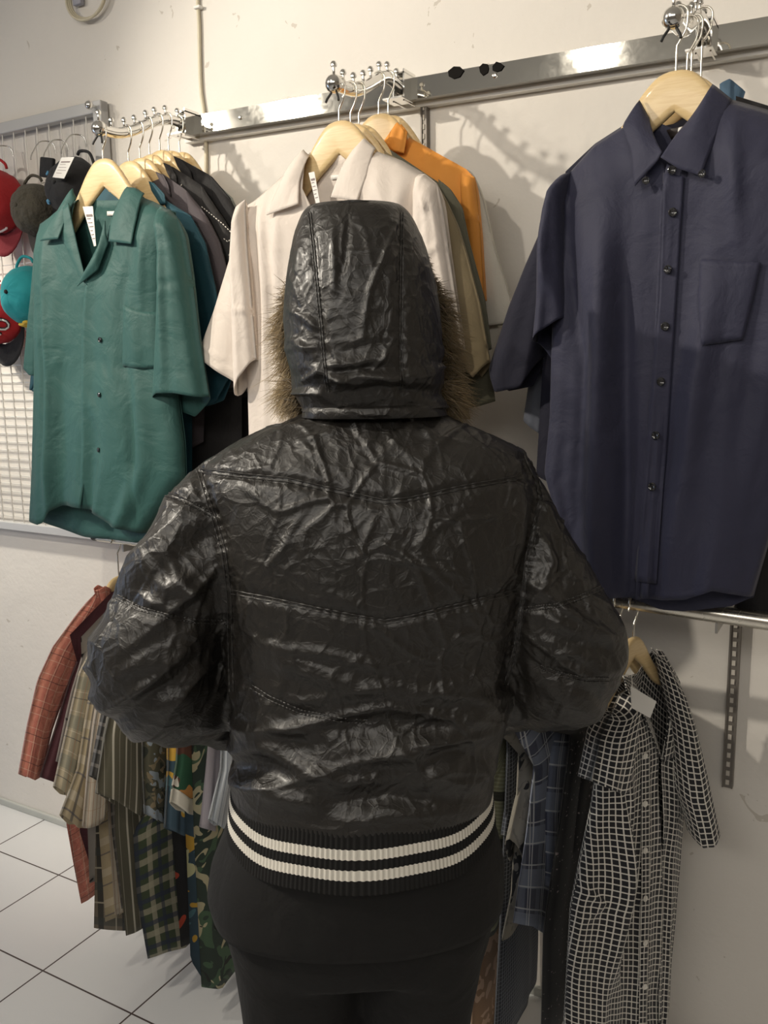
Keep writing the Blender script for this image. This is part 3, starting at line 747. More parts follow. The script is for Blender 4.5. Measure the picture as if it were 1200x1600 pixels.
e = shirt('short_sleeved_shirt', 'petrol blue shirt directly behind the green shirt on the left arm', G1, at_y(240, 500, Y1[1]))
behind(e, PETROL, Y1[1], [(165, 292), (236, 288)], [(258, 312), (300, 338)], [(322, 380), (338, 450), (352, 540)], [(300, 640), (330, 632), (345, 626), (362, 590)], [(298, 500)], [(300, 640), (300, 800)], [(90, 340), (75, 600), (80, 815)], 11,
       collar=([(240, 285), (248, 288)], [(258, 322), (266, 320)], [(240, 285), (244, 300), (258, 322)], [(248, 288), (264, 305), (266, 320)]))
panel('sleeve', e, PETROL, pl_y(Y1[1]-.005), [(64, 400), (72, 400)], [(48, 607), (56, 612)], [(64, 400), (48, 607)], [(72, 400), (70, 600), (56, 612)], th=.008, amp=.002, seed=3)
e = shirt('short_sleeved_shirt', 'mauve grey shirt, third on the left arm, behind the petrol blue shirt', G1, at_y(290, 450, Y1[2]))
behind(e, MAUVE, Y1[2], [(195, 290), (255, 272)], [(292, 298), (322, 335)], [(345, 380), (358, 430), (368, 520)], [(330, 615), (375, 600)], [(318, 450)], [(320, 620), (318, 690)], [(110, 330), (90, 600), (95, 800)], 12,
       collar=([(250, 270), (262, 275)], [(268, 300), (273, 308)], [(250, 270), (257, 285), (268, 300)], [(262, 275), (270, 290), (273, 308)]))
e = shirt('short_sleeved_shirt', 'black shirt with a white dashed stitched pocket line, fourth on the left arm', G1, at_y(320, 420, Y1[3]))
behind(e, BLACK2, Y1[3], [(210, 285), (266, 258)], [(315, 290), (345, 335)], [(366, 370), (378, 430), (388, 520)], [(345, 612), (388, 612)], [(335, 450)], [(378, 612), (378, 720)], [(130, 330), (110, 600), (110, 780)], 13,
       collar=([(262, 256), (272, 260)], [(277, 288), (284, 296)], [(262, 256), (268, 272), (277, 288)], [(272, 260), (282, 276), (284, 296)]))
pb = pl_y(Y1[3]-.016)
for ln in ([(315, 323), (330, 335), (348, 350), (366, 368), (356, 378), (346, 370)], [(284, 288), (279, 296), (280, 303)], [(366, 384), (357, 400)]):
    pts = pb.w(resample(pb.c(ln), 40)); bm = bmesh.new()
    for i in range(0, 38, 2): add_tube(bm, [Vector(pts[i]), Vector(pts[i+1])], .0011, 6)
    solid('dashed_stitching', bm, M_THRW, e)
e = shirt('short_sleeved_shirt', 'plain black shirt, fifth on the left arm, behind the one with white stitching', G1, at_y(340, 420, Y1[4]))
behind(e, BLACKC, Y1[4], [(225, 275), (280, 247)], [(330, 275), (360, 310)], [(378, 345), (388, 420), (392, 520)], [(365, 620), (394, 620)], [(350, 450)], [(388, 620), (388, 720)], [(150, 330), (130, 600), (130, 770)], 14,
       collar=([(278, 246), (288, 250)], [(302, 290), (308, 284)], [(278, 246), (284, 262), (302, 290)], [(288, 250), (304, 268), (308, 284)]))
e = shirt('short_sleeved_shirt', 'pale grey green shirt at the back of the left arm, nearest the wall', G1, at_y(340, 320, Y1[5]))
behind(e, PALEG, Y1[5], [(240, 275), (300, 258)], [(340, 288), (364, 310)], [(380, 345), (386, 400)], [(360, 520), (386, 520)], [(355, 430)], [(382, 560), (382, 690)], [(170, 330), (150, 600), (150, 750)], 15,
       collar=([(300, 258), (312, 262)], [(315, 284), (326, 290)], [(300, 258), (306, 270), (315, 284)], [(312, 262), (322, 276), (326, 290)]))

# --- cream shirt, front of the middle arm ---
y = Y2[0]; pl = pl_y(y); e = shirt('short_sleeved_shirt', 'cream open collar shirt hanging behind the hooded head, front of the middle arm', G2, at_y(540, 450, y))
bm = bmesh.new()
panel_bm(bm, pl, [(392, 318), (484, 240), (520, 244), (555, 240), (592, 238), (664, 272)], [(396, 812), (722, 800)], [(392, 318), (390, 560), (396, 812)], [(664, 272), (665, 450), (722, 800)], kind='full', back=False, th=-.012, amp=.006, k=3, seed=21)
panel_bm(bm, pl, [(392, 318), (440, 275), (484, 238)], [(396, 812), (566, 806)], [(392, 318), (390, 560), (396, 812)], [(484, 238), (490, 300), (530, 380), (548, 600), (566, 806)], kind='left', back=False, th=.038, amp=.010, k=2.6, seed=22,
         creases=[([(425, 300), (432, 480), (428, 680)], .008, .012), ([(415, 320), (410, 420), (416, 560)], .012, -.014), ([(455, 330), (450, 480)], .01, .008)])
panel_bm(bm, pl, [(592, 238), (630, 252), (664, 272)], [(550, 806), (722, 800)], [(592, 238), (580, 310), (528, 385), (536, 600), (550, 806)], [(664, 272), (668, 450), (722, 800)], kind='right', back=False, th=.040, amp=.009, k=2.6, seed=23, off=.003,
         creases=[([(600, 260), (620, 340), (640, 480)], .012, .009), ([(655, 300), (650, 400)], .01, -.012)])
body, tr = cloth_obj('body', bm, CREAMC, e)
panel('sleeve', e, CREAMC, pl, [(386, 322), (400, 312), (412, 304)], [(311, 552), (345, 574), (388, 606), (392, 600)], [(386, 322), (365, 400), (338, 480), (311, 552)], [(412, 304), (405, 400), (398, 500), (392, 600)], th=.030, amp=.005, k=1.6, seed=24, off=-.004, creases=[([(318, 535), (352, 556), (386, 570)], .003, .003), ([(362, 438), (382, 450)], .004, -.004)])
panel('sleeve', e, CREAMC, pl, [(388, 325), (400, 316)], [(388, 618), (398, 592), (417, 562)], [(388, 325), (380, 420), (386, 540), (388, 618)], [(400, 316), (402, 380), (410, 480), (417, 562)], th=.022, amp=.004, k=1.2, seed=25, off=.034, creases=[([(386, 488), (400, 486), (412, 490)], .004, .005)])
panel('sleeve', e, CREAMC, pl, [(655, 276), (668, 274), (688, 290)], [(662, 560), (700, 560), (728, 545)], [(655, 276), (654, 400), (662, 560)], [(688, 290), (697, 330), (706, 395), (718, 475), (728, 545)], th=.034, amp=.007, k=2.2, seed=26, off=.012, creases=[([(668, 402), (688, 396), (702, 386)], .004, .006), ([(670, 310), (680, 330), (668, 320)], .005, .006)])
leaf('collar', e, CREAMC, pl, [(480, 236), (489, 246)], [(442, 342), (491, 325)], [(480, 236), (462, 272), (442, 342)], [(489, 246), (486, 290), (491, 325)], h1=.052)
leaf('collar', e, CREAMC, pl, [(562, 232), (575, 219), (592, 234)], [(541, 315), (581, 321)], [(562, 232), (550, 266), (541, 315)], [(592, 234), (590, 280), (581, 321)], h1=.052)
on_cloth('placket', e, CREAMC, tr, [(524, 384), (538, 382)], [(552, 800), (568, 800)], [(524, 384), (538, 600), (552, 800)], [(538, 382), (552, 600), (568, 800)], lift=.004, nu=6, nv=30)
for b_ in (400, 480, 560, 640, 720):
    button(e, M_BTNW, tr, 532+(b_-400)*.085, b_)
on_cloth('neck_label', e, M_TAG, tr, [(518, 274), (538, 272)], [(518, 281), (539, 279)], [(518, 274), (518, 281)], [(538, 272), (539, 279)], lift=.003, nu=4, nv=3)
card('price_tag', (482, 270), (491, 268), (500, 318), (494, 320), y-.05, 'white price tag tucked inside the cream shirt collar', 'paper tags', lines=6)

def simple(e, mt, y, T, B, L, R, **kw): return panel(kw.pop('part', 'body'), e, mt, pl_y(y), T, B, L, R, **kw)
e = shirt('short_sleeved_shirt', 'khaki shirt directly behind the cream shirt on the middle arm', G2, at_y(720, 450, Y2[1]))
simple(e, KHAKI, Y2[1], [(430, 310), (505, 244), (600, 236), (672, 276)], [(425, 640), (735, 655)], [(430, 310), (425, 640)], [(672, 276), (700, 450), (735, 655)], th=.012, thb=.008, amp=.003, seed=31)
simple(e, KHAKI, Y2[1], [(660, 268), (678, 281)], [(700, 548), (729, 562), (747, 590), (767, 566)], [(660, 268), (690, 380), (700, 548)], [(678, 281), (700, 318), (716, 352), (731, 400), (751, 475), (767, 566)], part='sleeve', th=.020, amp=.005, k=1.3, seed=32, off=.004, creases=[([(735, 560), (766, 540)], .003, .003), ([(690, 330), (715, 440), (725, 560)], .01, .006)])
e = shirt('short_sleeved_shirt', 'grey olive shirt, third on the middle arm, between khaki and orange', G2, at_y(735, 450, Y2[2]))
simple(e, OLIVEG, Y2[2], [(450, 305), (520, 244), (610, 234), (690, 288)], [(450, 630), (740, 637), (774, 627)], [(450, 305), (450, 630)], [(690, 288), (735, 420), (766, 560), (774, 627)], th=.010, thb=.006, amp=.003, seed=33)
simple(e, OLIVEG, Y2[2], [(685, 280), (704, 296)], [(720, 560), (768, 545)], [(685, 280), (720, 560)], [(704, 296), (722, 325), (732, 375), (758, 470), (768, 545)], part='sleeve', th=.012, amp=.003, k=1.2, seed=34)
e = shirt('orange_shirt', 'orange shirt with a gathered yellow-lit shoulder, fourth on the middle arm', G2, at_y(740, 350, Y2[3]))
simple(e, ORANGE, Y2[3], [(480, 300), (560, 240), (640, 215), (690, 243), (728, 264), (742, 278)], [(480, 600), (730, 600)], [(480, 300), (480, 600)], [(742, 278), (745, 400), (730, 600)], th=.018, thb=.008, amp=.004, seed=35, creases=[([(655+i*18, 226+i*10), (651+i*18, 248+i*10)], .004, .006 if i % 2 else -.006) for i in range(5)])
simple(e, ORANGE, Y2[3], [(722, 268), (742, 277)], [(750, 462), (757, 470)], [(722, 268), (724, 320), (735, 400), (750, 462)], [(742, 277), (747, 310), (752, 370), (757, 470)], part='sleeve', th=.022, amp=.003, k=1.2, seed=36, off=.002, creases=[([(736, 345), (750, 342)], .004, .004)])
plc = pl_y(Y2[3]); bm = bmesh.new(); panel_bm(bm, plc, [(626, 205), (634, 197), (646, 212)], [(600, 236), (641, 244)], [(626, 205), (612, 222), (600, 236)], [(646, 212), (644, 228), (641, 244)], th=.008, amp=.003, kind='full', nu=12, nv=12, off=.026, top=False, creases=[([(630, 205), (628, 235)], .005, .004)]); cloth_obj('collar', bm, ORANGE, e)
e = shirt('short_sleeved_shirt', 'white shirt at the back of the middle arm with a wide sleeve by the wall', G2, at_y(770, 450, Y2[4]))
simple(e, WHITEC, Y2[4], [(490, 300), (570, 240), (650, 228), (738, 270)], [(490, 600), (768, 552)], [(490, 300), (490, 600)], [(738, 270), (752, 420), (781, 519), (768, 552)], th=.010, thb=.006, amp=.003, seed=37)
simple(e, WHITEC, Y2[4], [(730, 264), (741, 274)], [(752, 505), (772, 509), (807, 504)], [(730, 264), (742, 380), (752, 505)], [(741, 274), (757, 316), (772, 385), (793, 450), (807, 504)], part='sleeve', th=.022, amp=.004, k=1.3, seed=38, off=.003, creases=[([(758, 378), (770, 372)], .004, -.003)])

# --- navy shirt ---
y = Y3[0]; pl = pl_y(y); e = shirt('button_down_shirt', 'large navy button-down shirt facing the room at the right edge', G3, at_y(1020, 560, y))
bm = bmesh.new()
SR = [(1145, 157), (1200, 172), (1265, 205), (1290, 240)]
panel_bm(bm, pl, [(876, 286), (930, 225), (1003, 180), (1060, 205), (1110, 172)]+SR, [(880, 905), (950, 925), (1030, 955), (1064, 958), (1141, 950), (1177, 933)], [(876, 286), (872, 600), (880, 905)], [(1290, 240), (1275, 500), (1215, 800), (1177, 933)], kind='full', back=False, th=-.013, amp=.004, k=3, seed=41)
panel_bm(bm, pl, [(876, 286), (930, 225), (1002, 178)], [(908, 868), (914, 893), (936, 919), (984, 926), (1024, 922)], [(876, 286), (866, 500), (862, 650), (854, 736), (870, 791), (908, 868)], [(1002, 178), (1015, 220), (1046, 262), (1060, 330), (1050, 560), (1036, 760), (1024, 922)], kind='left', back=False, th=.042, amp=.012, k=3.0, seed=42, nu=50, nv=70,
         creases=[([(890, 300), (905, 450), (925, 560), (920, 740), (912, 860)], .016, -.018), ([(985, 400), (984, 650), (984, 920)], .014, -.020), ([(955, 300), (950, 600), (945, 900)], .02, .018), ([(890, 300), (893, 340)], .004, .005), ([(900, 590), (980, 588), (1020, 590)], .003, .002)])
panel_bm(bm, pl, [(1110, 172)]+SR, [(1004, 926), (1024, 928), (1080, 926), (1120, 912), (1177, 930)], [(1110, 172), (1090, 210), (1052, 262), (1042, 330), (1032, 560), (1016, 760), (1004, 926)], [(1290, 240), (1275, 500), (1215, 800), (1177, 930)], kind='right', back=False, th=.044, amp=.011, k=2.8, seed=43, off=.004, nu=50, nv=70,
         creases=[([(1105, 480), (1080, 700), (1040, 920)], .02, .018), ([(1150, 180), (1160, 400)], .012, .010), ([(1190, 430), (1170, 700), (1165, 900)], .03, -.012)])
body, tr = cloth_obj('body', bm, NAVY, e)
panel('sleeve', e, NAVY, pl, [(872, 288), (885, 275), (896, 268)], [(841, 535), (863, 517), (895, 494)], [(872, 288), (857, 340), (850, 400), (847, 480), (841, 535)], [(896, 268), (890, 340), (890, 413), (895, 494)], th=.05, thb=.03, amp=.006, k=1.8, seed=44, off=.006, bB=[(841, 535), (866, 580), (895, 494)], creases=[([(860, 350), (868, 430), (890, 480)], .010, .010)])
panel('sleeve', e, NAVY, pl, [(1262, 200), (1290, 236)], [(1270, 520), (1340, 500)], [(1262, 200), (1270, 520)], [(1290, 236), (1340, 500)], th=.04, amp=.006, k=1.8, seed=45)
on_cloth('placket', e, NAVY, tr, [(1037, 270), (1069, 276)], [(993, 908), (1027, 912)], [(1037, 270), (1030, 465), (1012, 700), (993, 908)], [(1069, 276), (1050, 571), (1042, 700), (1027, 912)], lift=.005, nu=8, nv=60, puff=.001)
leaf('collar', e, NAVY, pl, [(1002, 160), (1017, 188)], [(1006, 300), (1040, 263), (1047, 250)], [(1002, 160), (981, 204), (998, 248), (1006, 300)], [(1017, 188), (1030, 220), (1047, 250)], h1=.056)
leaf('collar', e, NAVY, pl, [(1090, 182), (1116, 136), (1146, 160)], [(1046, 258), (1072, 275), (1106, 286)], [(1090, 182), (1065, 222), (1046, 258)], [(1146, 160), (1126, 225), (1106, 286)], h1=.060)
on_cloth('pocket', e, NAVY, tr, [(1094, 404), (1189, 410)], [(1096, 540), (1160, 531)], [(1094, 404), (1090, 470), (1096, 540)], [(1189, 410), (1176, 470), (1160, 531)], lift=.004, puff=.003)
pk = body
for a, b in ((1050, 266), (1051, 332), (1045, 421), (1039, 510), (1032, 596), (1026, 680), (1020, 760)):
    p, n = hit(tr, a, b)
    q = button(e, M_BTN, tr, a, b, .0062); q.location = q.location  # sits on the placket
    for v in q.data.vertices: v.co += (CAM-p).normalized()*.006
for a, b in ((1010, 283), (1098, 272)):
    p, n = hit(tr, a, b); q = button(e, M_BTN, tr, a, b, .0055)
    for v in q.data.vertices: v.co += (CAM-p).normalized()*.016
o = on_cloth('neck_label', e, mat('dark_label', (.03, .022, .02), .6), tr, [(1042, 203), (1080, 194)], [(1050, 218), (1078, 206)], [(1042, 203), (1050, 218)], [(1080, 194), (1078, 206)], lift=.004, nu=5, nv=4)
for a in (1060, 1068):
    on_cloth('label_mark', e, M_TAG, tr, [(a, 200), (a+6, 198)], [(a, 207), (a+6, 205)], [(a, 200), (a, 207)], [(a+6, 198), (a+6, 205)], lift=.006, nu=3, nv=3)
on_cloth('size_tab', e, M_INK, tr, [(1062, 209), (1073, 207)], [(1063, 220), (1074, 218)], [(1062, 209), (1063, 220)], [(1073, 207), (1074, 218)], lift=.007, nu=3, nv=3)

e = shirt('dark_shirt', 'dark navy shirt with a flared sleeve, directly behind the navy button-down shirt', G3, at_y(860, 480, Y3[1]))
simple(e, NAVY2, Y3[1], [(884, 268), (930, 225), (984, 190), (1120, 175), (1200, 200)], [(840, 742), (1160, 900)], [(884, 268), (858, 420), (845, 600), (836, 742)], [(1200, 200), (1190, 600), (1160, 900)], th=.012, thb=.006, amp=.003, seed=51)
simple(e, NAVY2, Y3[1], [(872, 284), (896, 262)], [(769, 568), (787, 612), (826, 604), (850, 560)], [(872, 284), (852, 358), (826, 413), (800, 476), (769, 568)], [(896, 262), (880, 400), (850, 560)], part='sleeve', th=.04, thb=.02, amp=.005, k=1.5, seed=52, off=.0)
e = shirt('short_sleeved_shirt', 'blue grey shirt whose cuff hangs below the dark navy sleeve', G3, at_y(850, 600, Y3[2]))
simple(e, BLUEG, Y3[2], [(900, 268), (990, 200), (1120, 180), (1180, 200)], [(900, 820), (1150, 880)], [(900, 268), (880, 600), (880, 820)], [(1180, 200), (1150, 880)], th=.010, amp=.003, seed=53)
simple(e, BLUEG, Y3[2], [(880, 290), (905, 265)], [(819, 655), (848, 676), (872, 670)], [(880, 290), (850, 480), (830, 580), (819, 655)], [(905, 265), (890, 450), (872, 670)], part='sleeve', th=.018, amp=.004, k=2, seed=54)
e = shirt('denim_shirt', 'blue denim shirt at the back of the right arm, only its collar showing', G3, at_y(1150, 300, Y3[3]))
simple(e, DENIM, Y3[3], [(920, 280), (1010, 200), (1125, 160), (1190, 170)], [(930, 820), (1150, 860)], [(920, 280), (930, 820)], [(1190, 170), (1150, 860)], th=.008, amp=.002, seed=55)
bm = bmesh.new(); panel_bm(bm, pl_y(Y3[3]), [(1126, 134), (1143, 127), (1166, 146)], [(1126, 165), (1160, 165)], [(1126, 134), (1126, 165)], [(1166, 146), (1160, 165)], th=.006, amp=.001, nu=10, nv=10, off=.01, top=False); cloth_obj('collar', bm, DENIM, e)
e = shirt('black_shirt', 'black shirt behind the navy button-down shirt, its hem showing at the lower right', G3, at_y(1180, 900, Y3[1]+.03))
simple(e, BLACKC, Y3[1]+.03, [(1150, 150), (1200, 165), (1260, 200), (1285, 240)], [(1148, 960), (1190, 968), (1230, 960)], [(1150, 150), (1150, 500), (1148, 960)], [(1285, 240), (1260, 700), (1230, 960)], th=.010, amp=.003, seed=56)

# ================================================================ shirts on the lower rail
WHT, BLK = (.75, .72, .66), (.012, .012, .014)
RED_P = plaid('red_crinkle_plaid', (.60, .20, .145), [('u', .045, 0, .014, (.62, .25, .17), .6), ('v', .06, .01, .020, (.60, .22, .15), .5), ('u', .022, .012, .0012, (.78, .55, .42), .8), ('v', .06, .004, .0016, (.15, .05, .05), .8), ('u', .045, .02, .0014, (.15, .05, .05), .8), ('v', .03, .018, .0012, (.8, .55, .42), .7)], weave=.9)
MAROON = fabric('maroon_cotton', (.075, .018, .025), .75)
GREYB = printed('grey_printed', (.33, .30, .27), [(30, .66, (.02, .02, .02), .4)])
CREAM_P = plaid('cream_plaid', (.52, .44, .30), [('v', .09, 0, .03, (.24, .25, .20), .55), ('u', .07, .02, .016, (.25, .25, .2), .5), ('v', .09, .04, .002, (.1, .1, .1), .8), ('u', .07, .05, .002, (.12, .1, .08), .8), ('v', .045, .01, .0015, (.7, .62, .5), .8), ('u', .035, .01, .0015, (.45, .22, .12), .7)])
TAN_P = plaid('tan_plaid', (.44, .36, .23), [('v', .08, 0, .02, (.62, .55, .42), .6), ('u', .06, 0, .006, (.06, .06, .07), .7), ('v', .08, .04, .004, (.1, .1, .12), .7)])
BEI_S = plaid('beige_fine_stripe', (.55, .48, .38), [('u', .008, 0, .0014, (.35, .20, .12), .8), ('v', .06, .02, .0015, (.4, .25, .15), .5)])
OLI_S = plaid('olive_white_stripe', (.115, .105, .07), [('u', .034, 0, .0048, (.62, .58, .48), .9), ('u', .034, .017, .0012, (.45, .42, .34), .8)])
DRK_P = plaid('dark_grey_plaid', (.045, .042, .038), [('v', .03, 0, .008, (.22, .20, .18), .8), ('u', .03, .01, .005, (.2, .18, .16), .6)])
CAMO = printed('green_brown_print', (.085, .08, .05), [(22, .58, (.025, .03, .02), 1.5), (26, .62, (.26, .30, .34), .8), (40, .62, (.22, .17, .10), 1)])
FLOR = printed('blue_floral', (.045, .085, .12), [(16, .58, (.10, .22, .26), 1), (14, .62, (.72, .42, .06), .4), (18, .66, (.70, .68, .40), .3)])
GRN_D = printed('green_brown_figures', (.02, .09, .045), [(20, .58, (.10, .035, .02), .5), (20, .64, (.55, .26, .07), .3), (24, .68, (.75, .7, .6), .3)])
LAV = plaid('lavender_grey', (.33, .30, .33), [('u', .004, 0, .001, (.4, .37, .40), .6)])
LBL_S = plaid('light_blue_stripe', (.46, .50, .54), [('u', .014, 0, .0016, (.12, .14, .20), .8), ('u', .014, .005, .0012, (.72, .74, .76), .8)])
BRN_P = plaid('brown_black_plaid', (.20, .165, .12), [('u', .07, 0, .014, (.02, .02, .02), .85), ('v', .09, 0, .02, (.05, .06, .06), .6), ('u', .07, .022, .004, (.55, .5, .4), .8), ('v', .09, .04, .004, (.5, .45, .35), .8)])
GRN_P = plaid('green_cream_plaid', (.05, .075, .032), [('v', .062, 0, .016, (.50, .46, .34), .62), ('u', .058, 0, .013, (.50, .46, .34), .62), ('v', .062, .026, .012, (.02, .03, .075), .75), ('u', .058, .03, .010, (.02, .03, .07), .7)])
BLK_R = printed('black_red_print', (.012, .012, .014), [(14, .60, (.55, .07, .03), .6)])
LEAF = printed('dark_leaf_print', (.02, .04, .028), [(16, .54, (.06, .12, .065), 1.5), (20, .62, (.48, .44, .28), 1.2), (26, .66, (.012, .014, .012), .8)])
GING = plaid('black_white_check', (.008, .008, .012), [('u', .0118, 0, .0024, WHT, .85), ('v', .0118, 0, .0024, WHT, .85)], weave=.5)
BLU_P = plaid('blue_grey_plaid', (.05, .06, .11), [('v', .09, 0, .040, (.22, .26, .36), .85), ('u', .07, 0, .022, (.22, .26, .36), .5), ('u', .07, .03, .004, (.65, .68, .72), .85), ('u', .07, .039, .003, (.65, .68, .72), .8), ('v', .045, .01, .003, (.65, .68, .72), .8)])
TWEED = plaid('dark_tweed', (.018, .022, .034), [('u', .008, 0, .0018, (.22, .24, .28), .7), ('v', .008, 0, .0018, (.22, .24, .28), .5)])
GRY_K = printed('grey_knit_print', (.34, .31, .25), [(10, .60, (.02, .02, .02), .2), (55, .6, (.25, .23, .19), .5)])
OLK = plaid('olive_knit', (.30, .30, .18), [('v', .008, 0, .003, (.5, .5, .34), .6), ('v', .1, .02, .02, (.03, .03, .025), .9)])
PNK = printed('brown_patterned', (.36, .22, .13), [(30, .55, (.65, .45, .32), .5)])
BLKW = printed('black_speckled', (.012, .012, .014), [(120, .7, (.3, .25, .25), .2)])

GL, GRR = 'shirts on the low rail at the left', 'shirts on the low rail at the right'
WD = 'wooden hangers on the low rail'
def side(x, mt, label, group, bodyL, bodyB=None, sleeve=None, seed=0, mt_body=None, th=.013, ztop=.86, zneck=.93, hang=None, cuffmat=None, thr=None, shoulder=None, zb=None):
    """a shirt hung square to the wall on the low rail; its room-side outline is given, the wall side closes at y=-.05"""
    pl = Plane((x, RY, 0), 90)
    e = empty('hung_shirt', (x, RY, .55), label, 'shirt', group)
    sh = shoulder or (-.19, ztop, 0)
    L = [sh]+bodyL; bot = pl.c([bodyL[-1]])[0]
    zb = bot[1]-.0 if zb is None else zb
    B = [bodyL[-1]]+(bodyB or [])+[(.19, zb, 0)]
    panel('body', e, mt_body or mt, pl, [sh, (-.06, zneck, 0), (.06, zneck, 0), (.19, ztop, 0)], B, L, [(.19, ztop, 0), (.20, (ztop+zb)/2, 0), (.19, zb, 0)], th=th, amp=.004, k=2.5, seed=seed, nu=26, nv=34)
    if sleeve:
        T, Bq, Lq, Rq = sleeve
        panel('sleeve', e, mt, pl, T, Bq, Lq, Rq, th=thr or th*1.25, amp=.004, k=1.6, seed=seed+3, nu=18, nv=26, off=.004)
    if hang is not None:
        hanger(x, RY, zneck+.028, rz(x), 90+hang, hlabels.pop(0), WD, rrod=.0125)
    return e, pl
hlabels = ['wooden hanger on the low rail holding the red plaid shirt', 'wooden hanger on the low rail behind the checked shirt hanger, tilted, at the right', 'wooden hanger on the low rail holding the black and white checked shirt']
X0, DX = -1.60, .036
S = (-.19, .86, 0)
e, pl = side(X0, RED_P, 'red crinkled plaid shirt, leftmost on the low rail', GL, [(112, 1000), (105, 1150), (103, 1282), (115, 1350), (127, 1412)], [(150, 1392)],
     ([(148, 926), (168, 930)], [(29, 1209), (45, 1216), (62, 1210)], [(148, 926), (118, 962), (82, 1010), (58, 1062), (42, 1135), (29, 1209)], [(168, 930), (150, 985), (120, 1040), (96, 1090), (78, 1140), (62, 1210)]), 61, hang=0, ztop=.87, zneck=.925, shoulder=(-.13, .875, 0))
bm = bmesh.new(); panel_bm(bm, pl, [(145, 922), (156, 914), (168, 920)], [(150, 938), (172, 944)], [(145, 922), (150, 938)], [(168, 920), (172, 944)], th=.012, amp=.002, nu=10, nv=10, top=False, off=.006); cloth_obj('collar', bm, RED_P, e)
side(X0+DX, MAROON, 'dark maroon shirt beside the red plaid shirt on the low rail', GL, [(125, 1050), (125, 1300), (150, 1380)], None,
     ([(150, 962), (172, 950)], [(62, 1214), (90, 1224)], [(150, 962), (110, 1060), (86, 1140), (62, 1214)], [(172, 950), (140, 1050), (108, 1150), (90, 1224)]), 62)
side(X0+2*DX, GREYB, 'grey shirt with small black marks between the maroon and cream plaid shirts', GL, [(130, 1080), (140, 1380)], None,
     ([(172, 975), (188, 960)], [(88, 1190), (112, 1195)], [(172, 975), (130, 1020), (112, 1080), (88, 1190)], [(188, 960), (150, 1060), (125, 1120), (112, 1195)]), 63)
side(X0+3*DX, CREAM_P, 'cream plaid shirt with a flared cuff, fourth on the low rail from the left', GL, [(140, 1100), (150, 1290), (147, 1450)], [(195, 1452)],
     ([(150, 1005), (172, 990)], [(84, 1228), (100, 1243), (118, 1246)], [(150, 1005), (124, 1050), (106, 1130), (84, 1228)], [(172, 990), (150, 1080), (132, 1160), (118, 1246)]), 64, mt_body=BRN_P)
side(X0+4*DX, TAN_P, 'tan plaid shirt narrowly showing between cream plaid and beige striped shirts', GL, [(150, 1100), (155, 1300), (165, 1440)], None,
     ([(160, 1020), (172, 1010)], [(94, 1272), (112, 1290), (130, 1290)], [(160, 1020), (138, 1100), (122, 1200), (94, 1272)], [(172, 1010), (150, 1150), (130, 1290)]), 65)
side(X0+5*DX, BEI_S, 'beige finely striped shirt with a pointed turned-up cuff', GL, [(160, 1100), (170, 1300), (180, 1430)], None,
     ([(158, 1060), (182, 1050)], [(129, 1293), (145, 1285), (158, 1266)], [(158, 1060), (146, 1130), (136, 1210), (129, 1293)], [(182, 1050), (168, 1140), (160, 1220), (158, 1266)]), 66)
side(X0+6*DX, DRK_P, 'dark grey plaid shirt, only a strip of sleeve beside the olive striped shirt', GL, [(165, 1100), (175, 1300), (190, 1420)], None,
     ([(172, 1070), (185, 1060)], [(141, 1212), (158, 1222)], [(172, 1070), (158, 1130), (141, 1212)], [(185, 1060), (165, 1160), (158, 1222)]), 67)
side(X0+7*DX, OLI_S, 'olive shirt with broad white stripes, large sleeve below the left elbow', GL, [(178, 1120), (180, 1300), (197, 1462)], [(218, 1450)],
     ([(176, 1090), (225, 1080)], [(148, 1238), (170, 1248), (200, 1268), (228, 1277)], [(176, 1090), (162, 1150), (148, 1238)], [(225, 1080), (220, 1150), (226, 1220), (228, 1277)]), 68, thr=.022)
e, pl = side(X0+8*DX, CAMO, 'olive brown printed shirt with hanging sleeve right of the olive striped shirt', GL, [(234, 1150), (231, 1265), (208, 1300), (214, 1400), (231, 1498)], [(255, 1486), (283, 1478)],
     ([(222, 1100), (262, 1100)], [(226, 1272), (240, 1283), (261, 1284)], [(222, 1100), (222, 1200), (226, 1272)], [(262, 1100), (262, 1200), (261, 1284)]), 69, mt_body=GRN_P, thr=.018)
side(X0+9*DX, FLOR, 'blue shirt with yellow flowers on the low rail', GL, [(262, 1150), (268, 1290), (283, 1480)], None,
     ([(262, 1120), (285, 1120)], [(257, 1293), (275, 1302), (290, 1300)], [(262, 1120), (262, 1200), (257, 1293)], [(285, 1120), (288, 1220), (290, 1300)]), 70, mt_body=BLK_R)
e, pl = side(X0+10*DX, GRN_D, 'green shirt with brown figures and a white cuff band', GL, [(285, 1180), (292, 1340), (298, 1500), (318, 1532)], None,
     ([(278, 1120), (320, 1120)], [(268, 1232), (285, 1246), (312, 1252)], [(278, 1120), (275, 1190), (268, 1232)], [(320, 1120), (318, 1190), (312, 1252)]), 71, mt_body=FLOR, thr=.016)
panel('white_cuff', e, mat('cuff_white', (.72, .68, .58), .8), pl, [(268, 1230), (285, 1244), (313, 1250)], [(265, 1252), (282, 1268), (311, 1274)], [(268, 1230), (265, 1252)], [(313, 1250), (311, 1274)], th=.017, amp=.002, nu=16, nv=6, off=.005, top=False)
side(X0+11*DX, LAV, 'lavender grey shirt between the green printed and light blue striped shirts', GL, [(300, 1180), (303, 1300), (315, 1542)], [(340, 1543), (372, 1500)],
     ([(322, 1110), (348, 1110)], [(308, 1291), (330, 1297)], [(322, 1110), (316, 1200), (308, 1291)], [(348, 1110), (340, 1200), (330, 1297)]), 72, mt_body=LEAF, thr=.014)
